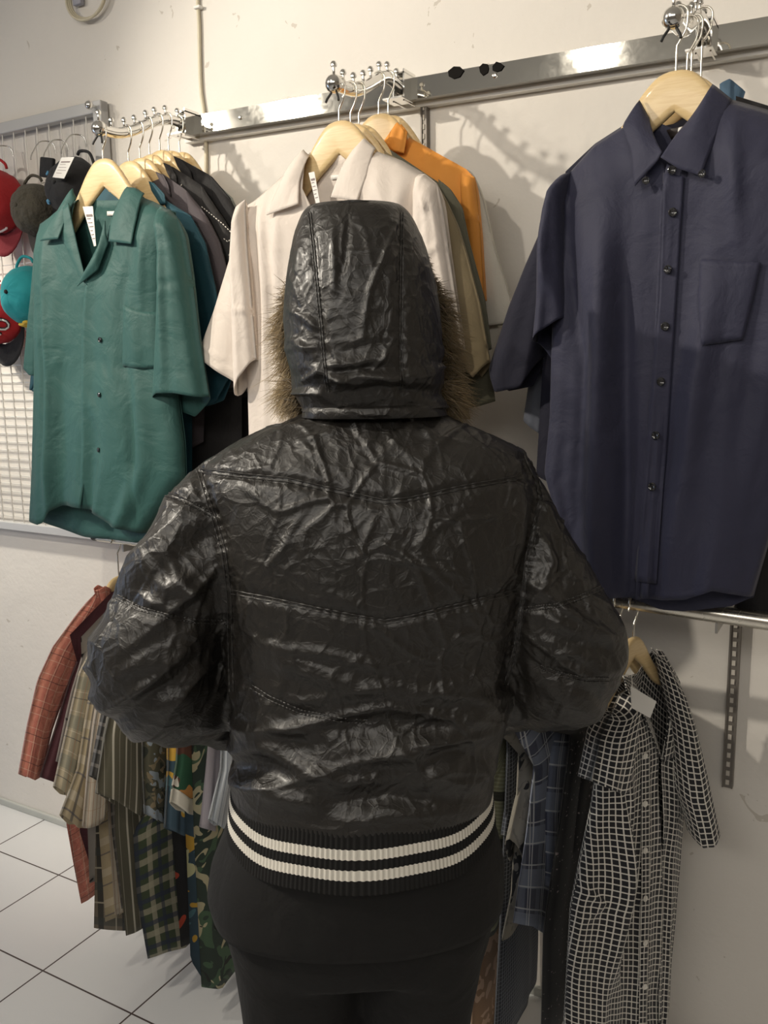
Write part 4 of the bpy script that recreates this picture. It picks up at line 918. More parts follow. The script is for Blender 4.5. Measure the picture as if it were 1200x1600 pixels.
side(X0+12*DX, LBL_S, 'light blue striped shirt, nearest the person on the left low rail', GL, [(345, 1150), (350, 1270)], None,
     ([(348, 1110), (365, 1110)], [(325, 1279), (340, 1292), (362, 1290)], [(348, 1110), (345, 1200), (325, 1279)], [(365, 1110), (366, 1200), (362, 1290)]), 73, thr=.014, zb=.42)

# right group, nearer garments to the right
XR = [-.66, -.62, -.58, -.54, -.50, -.455]
side(XR[0], PNK, 'brown patterned shirt just right of the jacket on the low rail', GRR, [(763, 1130), (760, 1250), (740, 1400), (738, 1600), (740, 1640)], None, ([(768, 1085), (785, 1080)], [(756, 1180), (772, 1190)], [(768, 1085), (756, 1180)], [(785, 1080), (772, 1190)]), 81)
side(XR[1], OLK, 'olive knitted shirt with dark bands on the low rail right of the jacket', GRR, [(768, 1160), (772, 1300), (764, 1465)], None, ([(795, 1100), (812, 1098)], [(766, 1325), (785, 1325)], [(795, 1100), (780, 1180), (764, 1230), (766, 1325)], [(812, 1098), (800, 1190), (785, 1325)]), 82, zb=.42)
side(XR[2], TWEED, 'dark blue tweed shirt between olive knit and grey patterned shirts', GRR, [(795, 1160), (785, 1400), (772, 1640)], None, ([(818, 1100), (836, 1098)], [(786, 1305), (805, 1305)], [(818, 1100), (803, 1180), (786, 1305)], [(836, 1098), (820, 1200), (805, 1305)]), 83)
side(XR[3], GRY_K, 'grey shirt with dark angular print beside the blue plaid shirt', GRR, [(812, 1180), (800, 1400), (785, 1470)], None, ([(834, 1098), (860, 1096)], [(793, 1310), (806, 1350), (830, 1300)], [(834, 1098), (824, 1180), (806, 1250), (793, 1310)], [(860, 1096), (850, 1200), (830, 1300)]), 84, zb=.40)
side(XR[4], BLU_P, 'blue grey plaid shirt with white lines on the low rail', GRR, [(836, 1200), (824, 1300), (802, 1442)], [(835, 1446), (875, 1472)], ([(866, 1095), (898, 1092)], [(842, 1380), (876, 1390)], [(866, 1095), (850, 1180), (842, 1260), (842, 1380)], [(898, 1092), (884, 1200), (880, 1300), (876, 1390)]), 85, zb=.40)
side(XR[5], BLKW, 'black speckled shirt hanging just behind the black and white checked shirt', GRR, [(895, 1150), (874, 1300), (850, 1460), (846, 1640)], None, ([(935, 1085), (955, 1075)], [(884, 1330), (905, 1330)], [(935, 1085), (912, 1130), (898, 1200), (884, 1330)], [(955, 1075), (925, 1200), (905, 1330)]), 86)

# black and white checked shirt, turned towards the room
GA = 72
pl = Plane((-.345, RY, 0), GA)
e = empty('checked_shirt', (-.345, RY, .5), 'black and white checked shirt with white buttons, right end of the low rail', 'shirt', GRR)
pk_ = at_y(998, 992, RY)
zp = (Vector((-.345, RY, 0))).z
def zpl(px, py): return pl.uv(px, py)[1]
hanger(-.345, RY, zpl(1003, 990), rz(-.345), GA, hlabels.pop(), WD, rrod=.0125, sc=.62)
hanger(-.372, RY, zpl(1003, 990)+.006, rz(-.372), GA+2, hlabels.pop(), WD, rrod=.0125, sc=.62)
bm = bmesh.new()
panel_bm(bm, pl, [(948, 1100), (972, 1060), (998, 1052), (1018, 1016), (1050, 1062)], [(880, 1640), (1010, 1640)], [(948, 1100), (925, 1260), (892, 1420), (880, 1640)], [(1050, 1062), (1052, 1240), (1040, 1430), (1028, 1560), (1010, 1640)], kind='full', back=False, th=-.02, amp=.005, k=2, seed=91)
panel_bm(bm, pl, [(948, 1100), (960, 1075), (976, 1058)], [(880, 1640), (998, 1640)], [(948, 1100), (925, 1260), (892, 1420), (880, 1640)], [(976, 1058), (985, 1110), (1001, 1180), (1004, 1400), (998, 1640)], kind='left', back=False, th=.035, amp=.012, k=2.2, seed=92, nu=44, nv=80,
         creases=[([(955, 1200), (940, 1350), (930, 1460), (930, 1520)], .022, .038), ([(948, 1200), (950, 1400), (948, 1520)], .008, -.016), ([(900, 1380), (915, 1400), (900, 1430)], .008, .01), ([(975, 1150), (972, 1400), (975, 1600)], .012, .008)])
panel_bm(bm, pl, [(1018, 1012), (1035, 1030), (1050, 1062)], [(996, 1640), (1010, 1640)], [(1018, 1012), (1022, 1090), (1004, 1180), (1004, 1400), (996, 1640)], [(1050, 1062), (1052, 1240), (1040, 1430), (1028, 1560), (1010, 1640)], kind='right', back=False, th=.035, amp=.009, k=2, seed=93, off=.003, nu=30, nv=80, creases=[([(1022, 1268), (1040, 1262)], .004, -.006)])
body, tr = cloth_obj('body', bm, GING, e)
ps = Plane((-.31, -.21, 0), 30)
panel('sleeve', e, GING, ps, [(1022, 1020), (1038, 1030), (1050, 1050)], [(1076, 1300), (1090, 1312), (1106, 1310), (1123, 1296)], [(1022, 1020), (1045, 1120), (1056, 1230), (1070, 1275), (1076, 1300)], [(1050, 1050), (1070, 1088), (1084, 1130), (1104, 1210), (1123, 1296)], th=.028, amp=.004, k=1.5, seed=94)
panel('sleeve', e, GING, pl, [(944, 1110), (958, 1080), (972, 1070)], [(912, 1216), (930, 1224), (950, 1218)], [(944, 1110), (926, 1150), (912, 1216)], [(972, 1070), (962, 1150), (950, 1218)], th=.04, amp=.004, k=1.5, seed=95, off=.015)
leaf('collar', e, GING, pl, [(962, 1052), (976, 1056)], [(960, 1082), (1000, 1178)], [(962, 1052), (952, 1070), (960, 1082)], [(976, 1056), (986, 1090), (1000, 1178)], h1=.045)
leaf('collar', e, GING, pl, [(1016, 1012), (1024, 1014)], [(1002, 1178), (1018, 1170)], [(1016, 1012), (1024, 1095), (1002, 1178)], [(1024, 1014), (1040, 1060), (1018, 1170)], h1=.045)
on_cloth('placket', e, GING, tr, [(1001, 1175), (1014, 1172)], [(996, 1640), (1008, 1640)], [(1001, 1175), (1001, 1400), (996, 1640)], [(1014, 1172), (1014, 1400), (1008, 1640)], lift=.005, nu=5, nv=50)
for a in (1180, 1255, 1328, 1403, 1472, 1540):
    q = button(e, M_BTNW, tr, 1006, a, .0055)
    if q:
        p, n = hit(tr, 1006, a)
        for v in q.data.vertices: v.co += (CAM-p).normalized()*.006
pt_ = Plane((-.33, -.37, 0), 30); p = pt_.w(pt_.c([(986, 1072), (1026, 1096), (1016, 1122), (987, 1106)]), .0)
ec = empty('paper_tag', Vector(p[0]), 'blank white paper tag hanging at the collar of the checked shirt', 'price tag', 'paper tags')
bm = bmesh.new(); Q = [Vector(v) for v in p]; add_loft(bm, [Q, [q-pl.n*.0008 for q in Q]]); solid('card', bm, M_TAG, ec, False)
bm = bmesh.new(); add_tube(bm, [Q[0]*.95+Q[1]*.05, (Q[0]+Vector((0, 0, .025)))], .0006, 6); solid('string', bm, M_THRW, ec)

# ================================================================ the person
def jacket_mat():
    m = mat('black_crinkled_nylon', (.016, .0142, .0122), .40, spec=.5, coat=.12); k = NB(m); o = k.coord('Object')
    k.b.inputs['Coat Roughness'].default_value = .22
    w = k.noise(o, 9, 3); mp = k.n.new('ShaderNodeVectorMath'); mp.operation = 'MULTIPLY_ADD'
    k.lk(w.outputs['Color'], mp.inputs[0]); mp.inputs[1].default_value = (.05, .05, .05); k.lk(o, mp.inputs[2])
    v1 = k.voro(mp.outputs[0], 26, 'DISTANCE_TO_EDGE'); v2 = k.voro(mp.outputs[0], 62, 'DISTANCE_TO_EDGE')
    h1 = k.math('MINIMUM', v1.outputs['Distance'], .12); h2 = k.math('MINIMUM', v2.outputs['Distance'], .10)
    mask = k.noise(o, 7, 2); mk = k.math('MULTIPLY', mask.outputs['Fac'], 1.0)
    h = k.math('MULTIPLY', k.math('ADD', k.math('MULTIPLY', h1, 1.0), k.math('MULTIPLY', h2, .3)), -.8); h = k.math('MULTIPLY', h, mk)
    n1 = k.noise(o, 38, 6, 2.2); h = k.math('ADD', h, k.math('MULTIPLY', n1.outputs['Fac'], .10))
    k.lk(k.bump(h, .55, .03), k.b.inputs['Normal'])
    n = k.noise(o, 20, 5); k.lk(k.math('ADD', k.math('MULTIPLY', n.outputs['Fac'], .20), .33), k.b.inputs['Roughness'])
    return m
JACK = jacket_mat()
STIT = mat('black_thread', (.03, .028, .026), .45)
M_TROUS = fabric('black_jersey', (.0040, .0038, .0037), .9, .2, .0)

ORG = CAM + HF*PD; ORG.z = 0
person = empty('person', ORG, 'person seen from behind in a black hooded jacket and black trousers, hands in front pockets', 'person')

def ellipse(cx, w, off, b, z, n=64, e=2.35, tilt=0):
    R = []
    for j in range(n):
        a = 2*math.pi*j/n; c, s = math.cos(a), math.sin(a)
        x = math.copysign(abs(c)**(2/e), c)*w; f = math.copysign(abs(s)**(2/e), s)*b
        P = ORG + HR*(cx+x) + HF*(off+f); P.z = z+tilt*f; R.append(P)
    return R
def ringpx(py, lx, rx, b, off=0, e=2.35, tilt=0, n=64, pl_off=0):
    L, Rr = PP(lx, py, pl_off), PP(rx, py, pl_off); cl, cr = (L-ORG).dot(HR), (Rr-ORG).dot(HR)
    return ellipse((cl+cr)/2, (cr-cl)/2, off, b, (L.z+Rr.z)/2, n, e, tilt)

# --- jacket shell: torso and sleeves fused
bm = bmesh.new()
T = [(632, 500, 672, .055, .0), (645, 478, 692, .062, .0), (660, 425, 720, .07, -.002), (678, 385, 765, .080, -.004), (700, 347, 812, .09, -.006), (722, 322, 832, .10, -.008), (750, 318, 835, .11, -.01), (800, 326, 832, .122, -.01),
     (850, 336, 828, .128, -.01), (920, 350, 820, .130, -.008), (1000, 358, 806, .128, -.004), (1080, 362, 794, .128, 0), (1150, 360, 780, .134, 0), (1185, 362, 774, .144, 0), (1215, 364, 771, .149, 0), (1232, 366, 768, .150, 0), (1238, 376, 758, .140, 0)]
add_loft(bm, [ringpx(*t) for t in T])
def blob(px, py, off, r):
    c = PP(px, py, off); bmesh.ops.create_icosphere(bm, subdivisions=3, radius=r, matrix=Matrix.Translation(c)); return c
def chain(L):
    "tube of spheres interpolated along a smooth path"
    A = np.array([list(PP(a, b, c))+[r] for a, b, c, r in L]); A = smooth_curve(A, 5)
    for q in A: bmesh.ops.create_icosphere(bm, subdivisions=3, radius=q[3], matrix=Matrix.Translation(q[:3]))
ARM_L = [(352, 758, 0, .046), (338, 776, 0, .050), (320, 805, -.005, .054), (302, 850, -.01, .063), (287, 900, -.015, .075), (268, 950, -.015, .079), (246, 1000, -.012, .085), (240, 1040, 0, .090), (246, 1062, .02, .086), (262, 1078, .06, .080), (288, 1092, .11, .070), (325, 1110, .155, .058), (360, 1130, .185, .048)]
ARM_R = [(790, 758, 0, .044), (800, 776, 0, .047), (808, 805, -.005, .052), (823, 850, -.01, .060), (838, 900, -.015, .070), (858, 950, -.015, .080), (878, 1000, -.01, .086), (880, 1035, 0, .086), (872, 1048, .02, .082), (852, 1056, .06, .078), (825, 1068, .11, .070), (795, 1088, .155, .058), (765, 1110, .185, .048)]
chain(ARM_L); chain(ARM_R)
for a in ((346, 960, .02, .030), (348, 1000, .03, .038), (350, 1040, .04, .045), (812, 1000, .03, .036), (806, 1040, .04, .042), (315, 1090, .03, .055), (345, 1095, .05, .045), (800, 1075, .03, .052), (778, 1082, .05, .045)): blob(*a)
me = bpy.data.meshes.new('t'); bm.to_mesh(me); bm.free(); tmp = bpy.data.objects.new('t', me); COL.objects.link(tmp)
md = tmp.modifiers.new('r', 'REMESH'); md.mode = 'VOXEL'; md.voxel_size = .0062; md.adaptivity = 0
md = tmp.modifiers.new('s', 'SMOOTH'); md.factor = .6; md.iterations = 9
md = tmp.modifiers.new('d', 'SUBSURF'); md.levels = 1
dg = bpy.context.evaluated_depsgraph_get(); JM = bpy.data.meshes.new_from_object(tmp.evaluated_get(dg)); bpy.data.objects.remove(tmp)
n = len(JM.vertices); V = np.empty(n*3); JM.vertices.foreach_get('co', V); V = V.reshape(-1, 3)
N = np.empty(n*3); JM.vertex_normals.foreach_get('vector', N); N = N.reshape(-1, 3)
UVp = topx(V); camd = np.array(CAM)-V; camd /= np.linalg.norm(camd, axis=1)[:, None]; face = np.clip((N*camd).sum(1)*2.5, 0, 1)
SEAMS = [([(312, 735), (370, 742), (450, 750), (530, 768), (600, 784), (640, 780), (720, 762), (815, 745)], 1), ([(362, 925), (430, 938), (510, 955), (600, 972), (640, 965), (720, 945), (806, 924)], 1),
         ([(392, 1072), (420, 1090), (470, 1112), (530, 1124), (575, 1128)], .7),
         ([(306, 722), (322, 770), (336, 815), (350, 862), (358, 930), (360, 1010), (362, 1080)], 1.5), ([(822, 712), (838, 748), (846, 780), (836, 820), (824, 870), (816, 940), (806, 1010), (790, 1070)], 1.5),
         ([(258, 772), (280, 778), (305, 790), (330, 804)], 1), ([(183, 932), (215, 950), (260, 962), (300, 970), (352, 972)], 1.1), ([(818, 952), (870, 946), (915, 930), (944, 915)], .8), ([(838, 1040), (870, 1052), (915, 1062), (950, 1062)], .9)]
disp = np.zeros(n)
def gauss(line, w, a, taper=True):
    global disp
    d, t, s = seg_dist(UVp, line); e = np.sin(np.pi*np.clip(t, .02, .98))**.6 if taper else 1.0
    disp += a*np.exp(-(d/w)**2)*e*face
for ln, k in SEAMS:
    d, t, s = seg_dist(UVp, ln)
    pk = .5+.5*np.sin(t*len(ln)*22+2*np.sin(t*37))
    disp += (-.0050*k*np.exp(-((d)/9)**2) + .0014*k*pk*np.exp(-(d/13)**2))*face
# puckers running square to the seams
pv = vnoise(V*[1, 1, .35], 90, 3)
for ln, k in SEAMS[:3]+SEAMS[5:]:
    d, t, s = seg_dist(UVp, ln); disp += .0010*pv*np.exp(-((d-12)/12)**2)*face
# crumples: sharp edged facets
warp = np.stack([vnoise(V, 12, 20+i) for i in range(3)], -1)*.022
F1, F2 = worley(V*[1, 1, .7]+warp, 13, 1); G1_, G2_ = worley(V*[1, 1, .6]+warp, 27, 2)
mask = np.clip(vnoise(V, 5, 9)*.8+.65, .15, 1)
disp += (.0040*np.exp(-((F2-F1)/.06)**2)-.0045*F1)*mask*.8
disp += (.0013*np.exp(-((G2_-G1_)/.10)**2)-.0016*G1_)*mask
# long soft folds, sleeves: across the arm; waist: sweeping
z = V[:, 2]; xl = (V-np.array(ORG))@np.array(HR)
sl = np.clip((np.abs(xl)-.19)/.05, 0, 1)*np.clip((1.36-z)/.1, 0, 1)
q = V@np.array(HR)*np.sign(xl)*0+z*1.0+np.abs(xl)*.75
wf = vnoise(np.stack([q*26, xl*7, V[:, 1]*7], -1), 1, 13)
disp += sl*.0090*(1-np.abs(wf)*2.2)
ws = np.clip((1.06-z)/.1, 0, 1)*(1-sl)
wf2 = vnoise(np.stack([(z+.35*np.abs(xl)**1.2)*30, xl*5.5, V[:, 1]*4], -1), 1, 17)
disp += ws*.0105*(1-np.abs(wf2)*2.2)
for ln, w, a in [([(400, 1020), (470, 1045), (560, 1075), (640, 1080)], 14, .007), ([(395, 1010), (500, 1020), (620, 1050)], 9, .005), ([(380, 1150), (450, 1190), (540, 1222), (615, 1218)], 13, .009), ([(770, 1100), (700, 1150), (640, 1175), (560, 1185)], 14, .009),
                 ([(760, 1050), (700, 1080), (620, 1095)], 12, .006), ([(755, 1160), (690, 1200), (640, 1240)], 12, .006), ([(390, 1110), (450, 1140), (560, 1160)], 12, .006), ([(375, 1200), (430, 1240), (520, 1270)], 13, .006),
                 ([(250, 850), (275, 900), (320, 945)], 12, .008), ([(225, 880), (250, 915), (330, 930)], 12, .006), ([(190, 1050), (260, 1030), (330, 1010)], 15, .009), ([(175, 1075), (240, 1065), (320, 1040)], 13, .008), ([(200, 1115), (270, 1090), (330, 1070)], 14, .007),
                 ([(850, 830), (865, 880), (850, 925)], 11, .009), ([(845, 960), (900, 985), (950, 1000)], 12, .009), ([(835, 990), (880, 1015), (930, 1030)], 10, .007), ([(815, 760), (812, 830), (815, 870)], 10, .008), ([(860, 830), (880, 870), (880, 915)], 10, -.006),
                 ([(470, 800), (440, 860), (400, 905)], 6, .004), ([(540, 880), (600, 850), (650, 880), (730, 900)], 6, .004), ([(640, 860), (690, 820), (720, 800)], 5, .003), ([(560, 870), (590, 800)], 6, .003), ([(505, 720), (470, 690), (540, 665)], 7, .004), ([(600, 700), (640, 670), (700, 680)], 7, .003), ([(380, 760), (430, 800), (470, 790)], 6, .003)]:
    gauss(ln, w, a)
fade = np.clip((z-.855)/.03, 0, 1)*.85+.15
V2 = V+N*(disp*fade)[:, None]
JM.vertices.foreach_set('co', V2.ravel()); JM.update(); JM.name = 'jacket'
jacket = link_mesh('jacket', JM, JACK, person)
jacket['label'] = 'black crinkled nylon jacket with stitched seams'
bm = bmesh.new(); bm.from_mesh(JM); JT = BVHTree.FromBMesh(bm); bm.free()
def double_seam(line, parent, tree, gap=6.0, r=.0012):
    A = resample(np.array(line, float), 140); t = np.gradient(A, axis=0); t /= np.linalg.norm(t, axis=1)[:, None]; nn = np.stack([-t[:, 1], t[:, 0]], -1)
    bm = bmesh.new(); any_ = False
    for s in (-1, 1):
        pts = []
        for i, p in enumerate(A+nn*s*gap/2):
            h, n_ = hit(tree, *p)
            if h is not None: pts.append(h+n_*.0006)
        good = []
        for p in pts:
            if good and (p-good[-1]).length > .03:
                if len(good) > 4: add_tube(bm, good, [r*(.75+.4*math.sin(i*1.5)) for i in range(len(good))], 6); any_ = True
                good = []
            good.append(p)
        if len(good) > 4: add_tube(bm, good, [r*(.75+.4*math.sin(i*1.5)) for i in range(len(good))], 6); any_ = True
    if any_: solid('stitched_seam', bm, STIT, parent)
    else: bm.free()
for ln, k in SEAMS: double_seam(ln, jacket, JT)

# --- neckband
bm = bmesh.new(); R1 = [ringpx(630, 478, 690, .080, -.002), ringpx(634, 476, 693, .086, -.002), ringpx(643, 473, 697, .087, -.002), ringpx(649, 472, 699, .082, -.002)]
add_loft(bm, R1, cap=False); o = solid('neckband', bm, JACK, jacket)
# --- ribbed waistband with two white stripes
KN_B = mat('black_rib_knit', (.0048, .0046, .0045), .95); KN_W = mat('cream_rib_knit', (.66, .63, .56), .9, sheen=.2)
bm = bmesh.new(); NR = 190; SEG = NR*5; rows = []
zt, zbm = (PP(364, 1198).z+PP(766, 1198).z)/2, (PP(362, 1272).z+PP(766, 1272).z)/2
NVR = 30
for i in range(NVR+1):
    s = i/NVR; z_ = zt+(zbm-zt)*s; wl = 1+.035*s; b = .148+.018*s; rw = []
    l_ = (PP(366, 1198+74*s)-ORG).dot(HR); r_ = (PP(764, 1198+74*s)-ORG).dot(HR); cx, w_ = (l_+r_)/2, (r_-l_)/2*wl
    for j in range(SEG):
        a = 2*math.pi*j/SEG; c, sn = math.cos(a), math.sin(a); e_ = 2.3
        rib = .0019*abs(math.cos(math.pi*j/5))
        x = math.copysign(abs(c)**(2/e_), c)*(w_+rib); f = math.copysign(abs(sn)**(2/e_), sn)*(b+rib)
        P = ORG+HR*(cx+x)+HF*f; P.z = z_+.02*f/.15*1.0+.0015*math.sin(9*a); rw.append(bm.verts.new(P))
    rows.append(rw)
for i in range(NVR):
    s = (i+.5)/NVR; wht = .27 < s < .43 or .60 < s < .76
    for j in range(SEG):
        f = bm.faces.new((rows[i][j], rows[i+1][j], rows[i+1][(j+1) % SEG], rows[i][(j+1) % SEG])); f.material_index = 1 if wht else 0
me = bpy.data.meshes.new('waistband'); bm.to_mesh(me); bm.free(); wb = link_mesh('waistband', me, [KN_B, KN_W], jacket); wb['label'] = 'black ribbed waistband with two cream stripes'

# --- hood: open at the front
HRW = [(326, 478, 631, .075, .035), (334, 471, 640, .090, .040), (350, 464, 650, .103, .042), (375, 457, 661, .116, .042), (420, 449, 675, .130, .040), (480, 443, 687, .136, .036), (535, 446, 692, .134, .030), (580, 454, 693, .124, .020), (610, 461, 692, .104, .012), (626, 468, 694, .088, .006), (638, 474, 695, .078, .002)]
A = smooth_curve([[float(q) for q in t] for t in HRW], 9); NH = 160; AM = math.radians(148)
bm = bmesh.new(); rows = []; 
for t in A:
    L, Rr = PP(t[1], t[0], .02), PP(t[2], t[0], .02); cx = ((L-ORG).dot(HR)+(Rr-ORG).dot(HR))/2; w_ = ((Rr-ORG).dot(HR)-(L-ORG).dot(HR))/2; z_ = (L.z+Rr.z)/2; rw = []
    for j in range(NH+1):
        a = -AM+2*AM*j/NH; c, sn = math.sin(a), math.cos(a); e_ = 2.5
        x = math.copysign(abs(c)**(2/e_), c)*w_; f = -math.copysign(abs(sn)**(2/e_), sn)*t[3]
        if abs(a) > math.pi/2:
            s_ = (abs(a)-math.pi/2)/(AM-math.pi/2); x = math.copysign(w_*(1-.06*s_*s_), a); f = s_*(.085 if t[0] < 600 else .05)
        P = ORG+HR*(cx+x)+HF*(t[4]+f); P.z = z_; rw.append(P)
    rows.append(rw)
# top: from the ridge forward, nearly level
topr = []
for q in range(1, 13):
    s = q/12*.985; rw = []
    for j in range(NH+1):
        p, m_ = rows[0][j], rows[0][NH-j]; c_ = (p+m_)/2
        v = p.lerp(c_, s); v.z = rows[0][j].z-.010*s; rw.append(v)
    topr.append(rw)
allr = topr[::-1]+rows
vs = [[bm.verts.new(p) for p in r] for r in allr]
for a, b in zip(vs, vs[1:]):
    for j in range(NH): bm.faces.new((a[j], b[j], b[j+1], a[j+1]))
bmesh.ops.remove_doubles(bm, verts=bm.verts[:], dist=.0004)
bmesh.ops.subdivide_edges(bm, edges=bm.edges[:], cuts=1, use_grid_fill=True)
normals_out(bm)
me = bpy.data.meshes.new('hood'); bm.to_mesh(me); bm.free()
n = len(me.vertices); V = np.empty(n*3); me.vertices.foreach_get('co', V); V = V.reshape(-1, 3); N = np.empty(n*3); me.vertex_normals.foreach_get('vector', N); N = N.reshape(-1, 3)
cen = np.array(ORG+HF*.03); cen[2] = 1.5
if ((V-cen)*N).sum(1).mean() < 0: N = -N
UVp = topx(V); camd = np.array(CAM)-V; camd /= np.linalg.norm(camd, axis=1)[:, None]; face = np.clip((N*camd).sum(1)*2.5, 0, 1)
disp = np.zeros(n)
HS = [[(484, 332), (489, 380), (494, 430), (501, 500), (506, 560), (512, 612)], [(628, 332), (628, 400), (627, 480), (627, 560), (628, 618)]]
for ln in HS:
    d, t, s = seg_dist(UVp, ln); disp += (-.0035*np.exp(-(d/8)**2)+.001*vnoise(V, 100, 3)*np.exp(-((d-10)/10)**2))*face
warp = np.stack([vnoise(V, 14, 30+i) for i in range(3)], -1)*.02
F1, F2 = worley(V*[1, 1, .6]+warp, 15, 4); G1_, G2_ = worley(V*[1, 1, .7]+warp, 33, 5); mask = np.clip(vnoise(V, 6, 10)*.8+.5, .1, 1)
disp += ((.0022*np.exp(-((F2-F1)/.07)**2)-.0035*F1)*mask*.8+(.0010*np.exp(-((G2_-G1_)/.12)**2))*mask)*np.clip((1.652-V[:, 2])/.02, 0, 1)
g = np.clip((1.50-V[:, 2])/.06, 0, 1); wf = vnoise(np.stack([(V[:, 2]+.1*np.abs((V-cen)@np.array(HR)))*70, V[:, 0]*8, V[:, 1]*8], -1), 1, 23); disp += g*.005*(1-np.abs(wf)*2.2)
for ln, w, a in [([(625, 335), (600, 400), (578, 450), (570, 500), (565, 530), (530, 545)], 4, .005), ([(520, 350), (522, 420), (520, 470)], 6, .004), ([(545, 335), (540, 400), (530, 440)], 5, -.003), ([(500, 600), (560, 585), (620, 590), (660, 580)], 6, .006), ([(480, 575), (540, 570), (600, 560)], 6, .005),
                 ([(450, 480), (480, 500), (500, 520)], 7, .006), ([(455, 530), (480, 545), (500, 540)], 6, .006), ([(462, 600), (500, 580), (560, 600)], 5, .006), ([(620, 520), (600, 560), (580, 580)], 5, .004), ([(455, 430), (470, 470), (478, 490)], 5, .004), ([(470, 380), (462, 430)], 5, .004)]:
    gauss(ln, w, a)
V = V+N*disp[:, None]; me.vertices.foreach_set('co', V.ravel()); me.update()
hood = link_mesh('hood', me, JACK, person); md = hood.modifiers.new('s', 'SOLIDIFY'); md.thickness = .005; md.offset = -1 if ((V-cen)*N).sum(1).mean() > 0 else 1
bm = bmesh.new(); bm.from_mesh(me); HTr = BVHTree.FromBMesh(bm); bm.free()
for ln in HS: double_seam(ln, hood, HTr, gap=4, r=.0009)
# --- fur trim round the hood opening: many tapering hairs
FUR = mat('brown_faux_fur', (.15, .115, .055), .55, sheen=.3)
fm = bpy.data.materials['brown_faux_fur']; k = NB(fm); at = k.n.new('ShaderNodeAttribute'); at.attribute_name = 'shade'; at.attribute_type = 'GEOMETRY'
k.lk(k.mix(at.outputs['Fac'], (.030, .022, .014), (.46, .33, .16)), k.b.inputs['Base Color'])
rim = []
for side_ in (0, NH): rim.append([r[side_] for r in rows])
path = rim[0][::-1]+[r[0] for r in topr]+[r[NH] for r in topr[::-1]]+rim[1]
A = resample(np.array([list(p) for p in path]), 400); cc = A.mean(0); rs = np.random.RandomState(5)
verts, faces, shade = [], [], []
roll = []
for i in range(9000):
    t = rs.rand(); idx = t*398; a0 = A[int(idx)]+(A[int(idx)+1]-A[int(idx)])*(idx % 1)
    sd_ = (a0-cc); o_ = np.array(HR)*np.sign(sd_@np.array(HR)); o_[2] = 0
    if a0[2] > 1.615: o_ = o_*.3+np.array([0, 0, .8])*.0
    clump = vnoise(np.array([[t*60, 0., 0.]]), 1, 40)[0]
    base = a0+np.array(HF)*(rs.rand()-.5)*.05+o_*rs.rand()*.012
    low = np.clip((1.60-a0[2])/.06, .15, 1)
    side_amt = (1.3 if o_@np.array(HR) > 0 else .62)
    d = o_*(.62+.35*rs.randn()*.6)*side_amt*1.15 + np.array([0, 0, -1])*(.45+.35*rs.randn()+clump*.5)+np.array(HF)*(-.35+.45*rs.randn()); d /= np.linalg.norm(d)
    L = (.024+.020*rs.rand()+.010*clump)*low*1.25
    curl = np.array([0, 0, -1])*.5+rs.randn(3)*.25
    r_ = .00045+.0003*rs.rand(); s1 = np.cross(d, rs.randn(3)); s1 /= np.linalg.norm(s1); s2 = np.cross(d, s1); b0 = len(verts)
    for q, (f, rr) in enumerate(((0, 1), (.5, .8), (1, .12))):
        c_ = base+d*L*f+curl*L*.35*f*f
        for an in (0, 2.09, 4.19): verts.append(c_+(s1*math.cos(an)+s2*math.sin(an))*r_*rr)
    for q in (0, 3):
        for w in range(3): faces.append((b0+q+w, b0+q+(w+1) % 3, b0+q+3+(w+1) % 3, b0+q+3+w))
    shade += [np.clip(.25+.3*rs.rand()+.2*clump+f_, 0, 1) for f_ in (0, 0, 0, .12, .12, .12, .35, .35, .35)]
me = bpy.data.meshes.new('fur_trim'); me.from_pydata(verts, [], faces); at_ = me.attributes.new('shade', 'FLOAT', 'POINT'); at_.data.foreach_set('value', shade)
fur = link_mesh('fur_trim', me, FUR, hood); fur['label'] = 'brown faux fur trim'; fur['kind'] = 'stuff'
# --- trousers and shirt tail
bm = bmesh.new(); fo = bmesh.new()
R1 = [ringpx(*t) for t in [(1225, 380, 755, .140, 0), (1260, 368, 764, .150, 0), (1295, 348, 776, .153, 0), (1335, 333, 784, .156, 0), (1375, 328, 786, .155, 0), (1398, 334, 785, .152, 0)]]
add_loft(bm, R1, cap=False)
me = bpy.data.meshes.new('shirt_tail'); bmesh.ops.subdivide_edges(bm, edges=bm.edges[:], cuts=2, use_grid_fill=True, smooth=.5); normals_out(bm); bm.to_mesh(me); bm.free()
def fold_mesh(me, amp, sc, seed):
    n = len(me.vertices); V = np.empty(n*3); me.vertices.foreach_get('co', V); V = V.reshape(-1, 3); N = np.empty(n*3); me.vertex_normals.foreach_get('vector', N); N = N.reshape(-1, 3)
    d = amp*vnoise(V*sc, 1, seed)+amp*.5*vnoise(V*np.array(sc)*2.3, 1, seed+1); V = V+N*d[:, None]; me.vertices.foreach_set('co', V.ravel()); me.update()
fold_mesh(me, .006, (9, 9, 6), 3); link_mesh('shirt_tail', me, M_TROUS, person).modifiers.new('s', 'SOLIDIFY').thickness = .002
bm = bmesh.new()
add_loft(bm, [ringpx(*t) for t in [(1250, 380, 755, .125, 0), (1330, 352, 772, .140, 0), (1400, 350, 772, .142, 0), (1455, 362, 762, .138, 0)]])
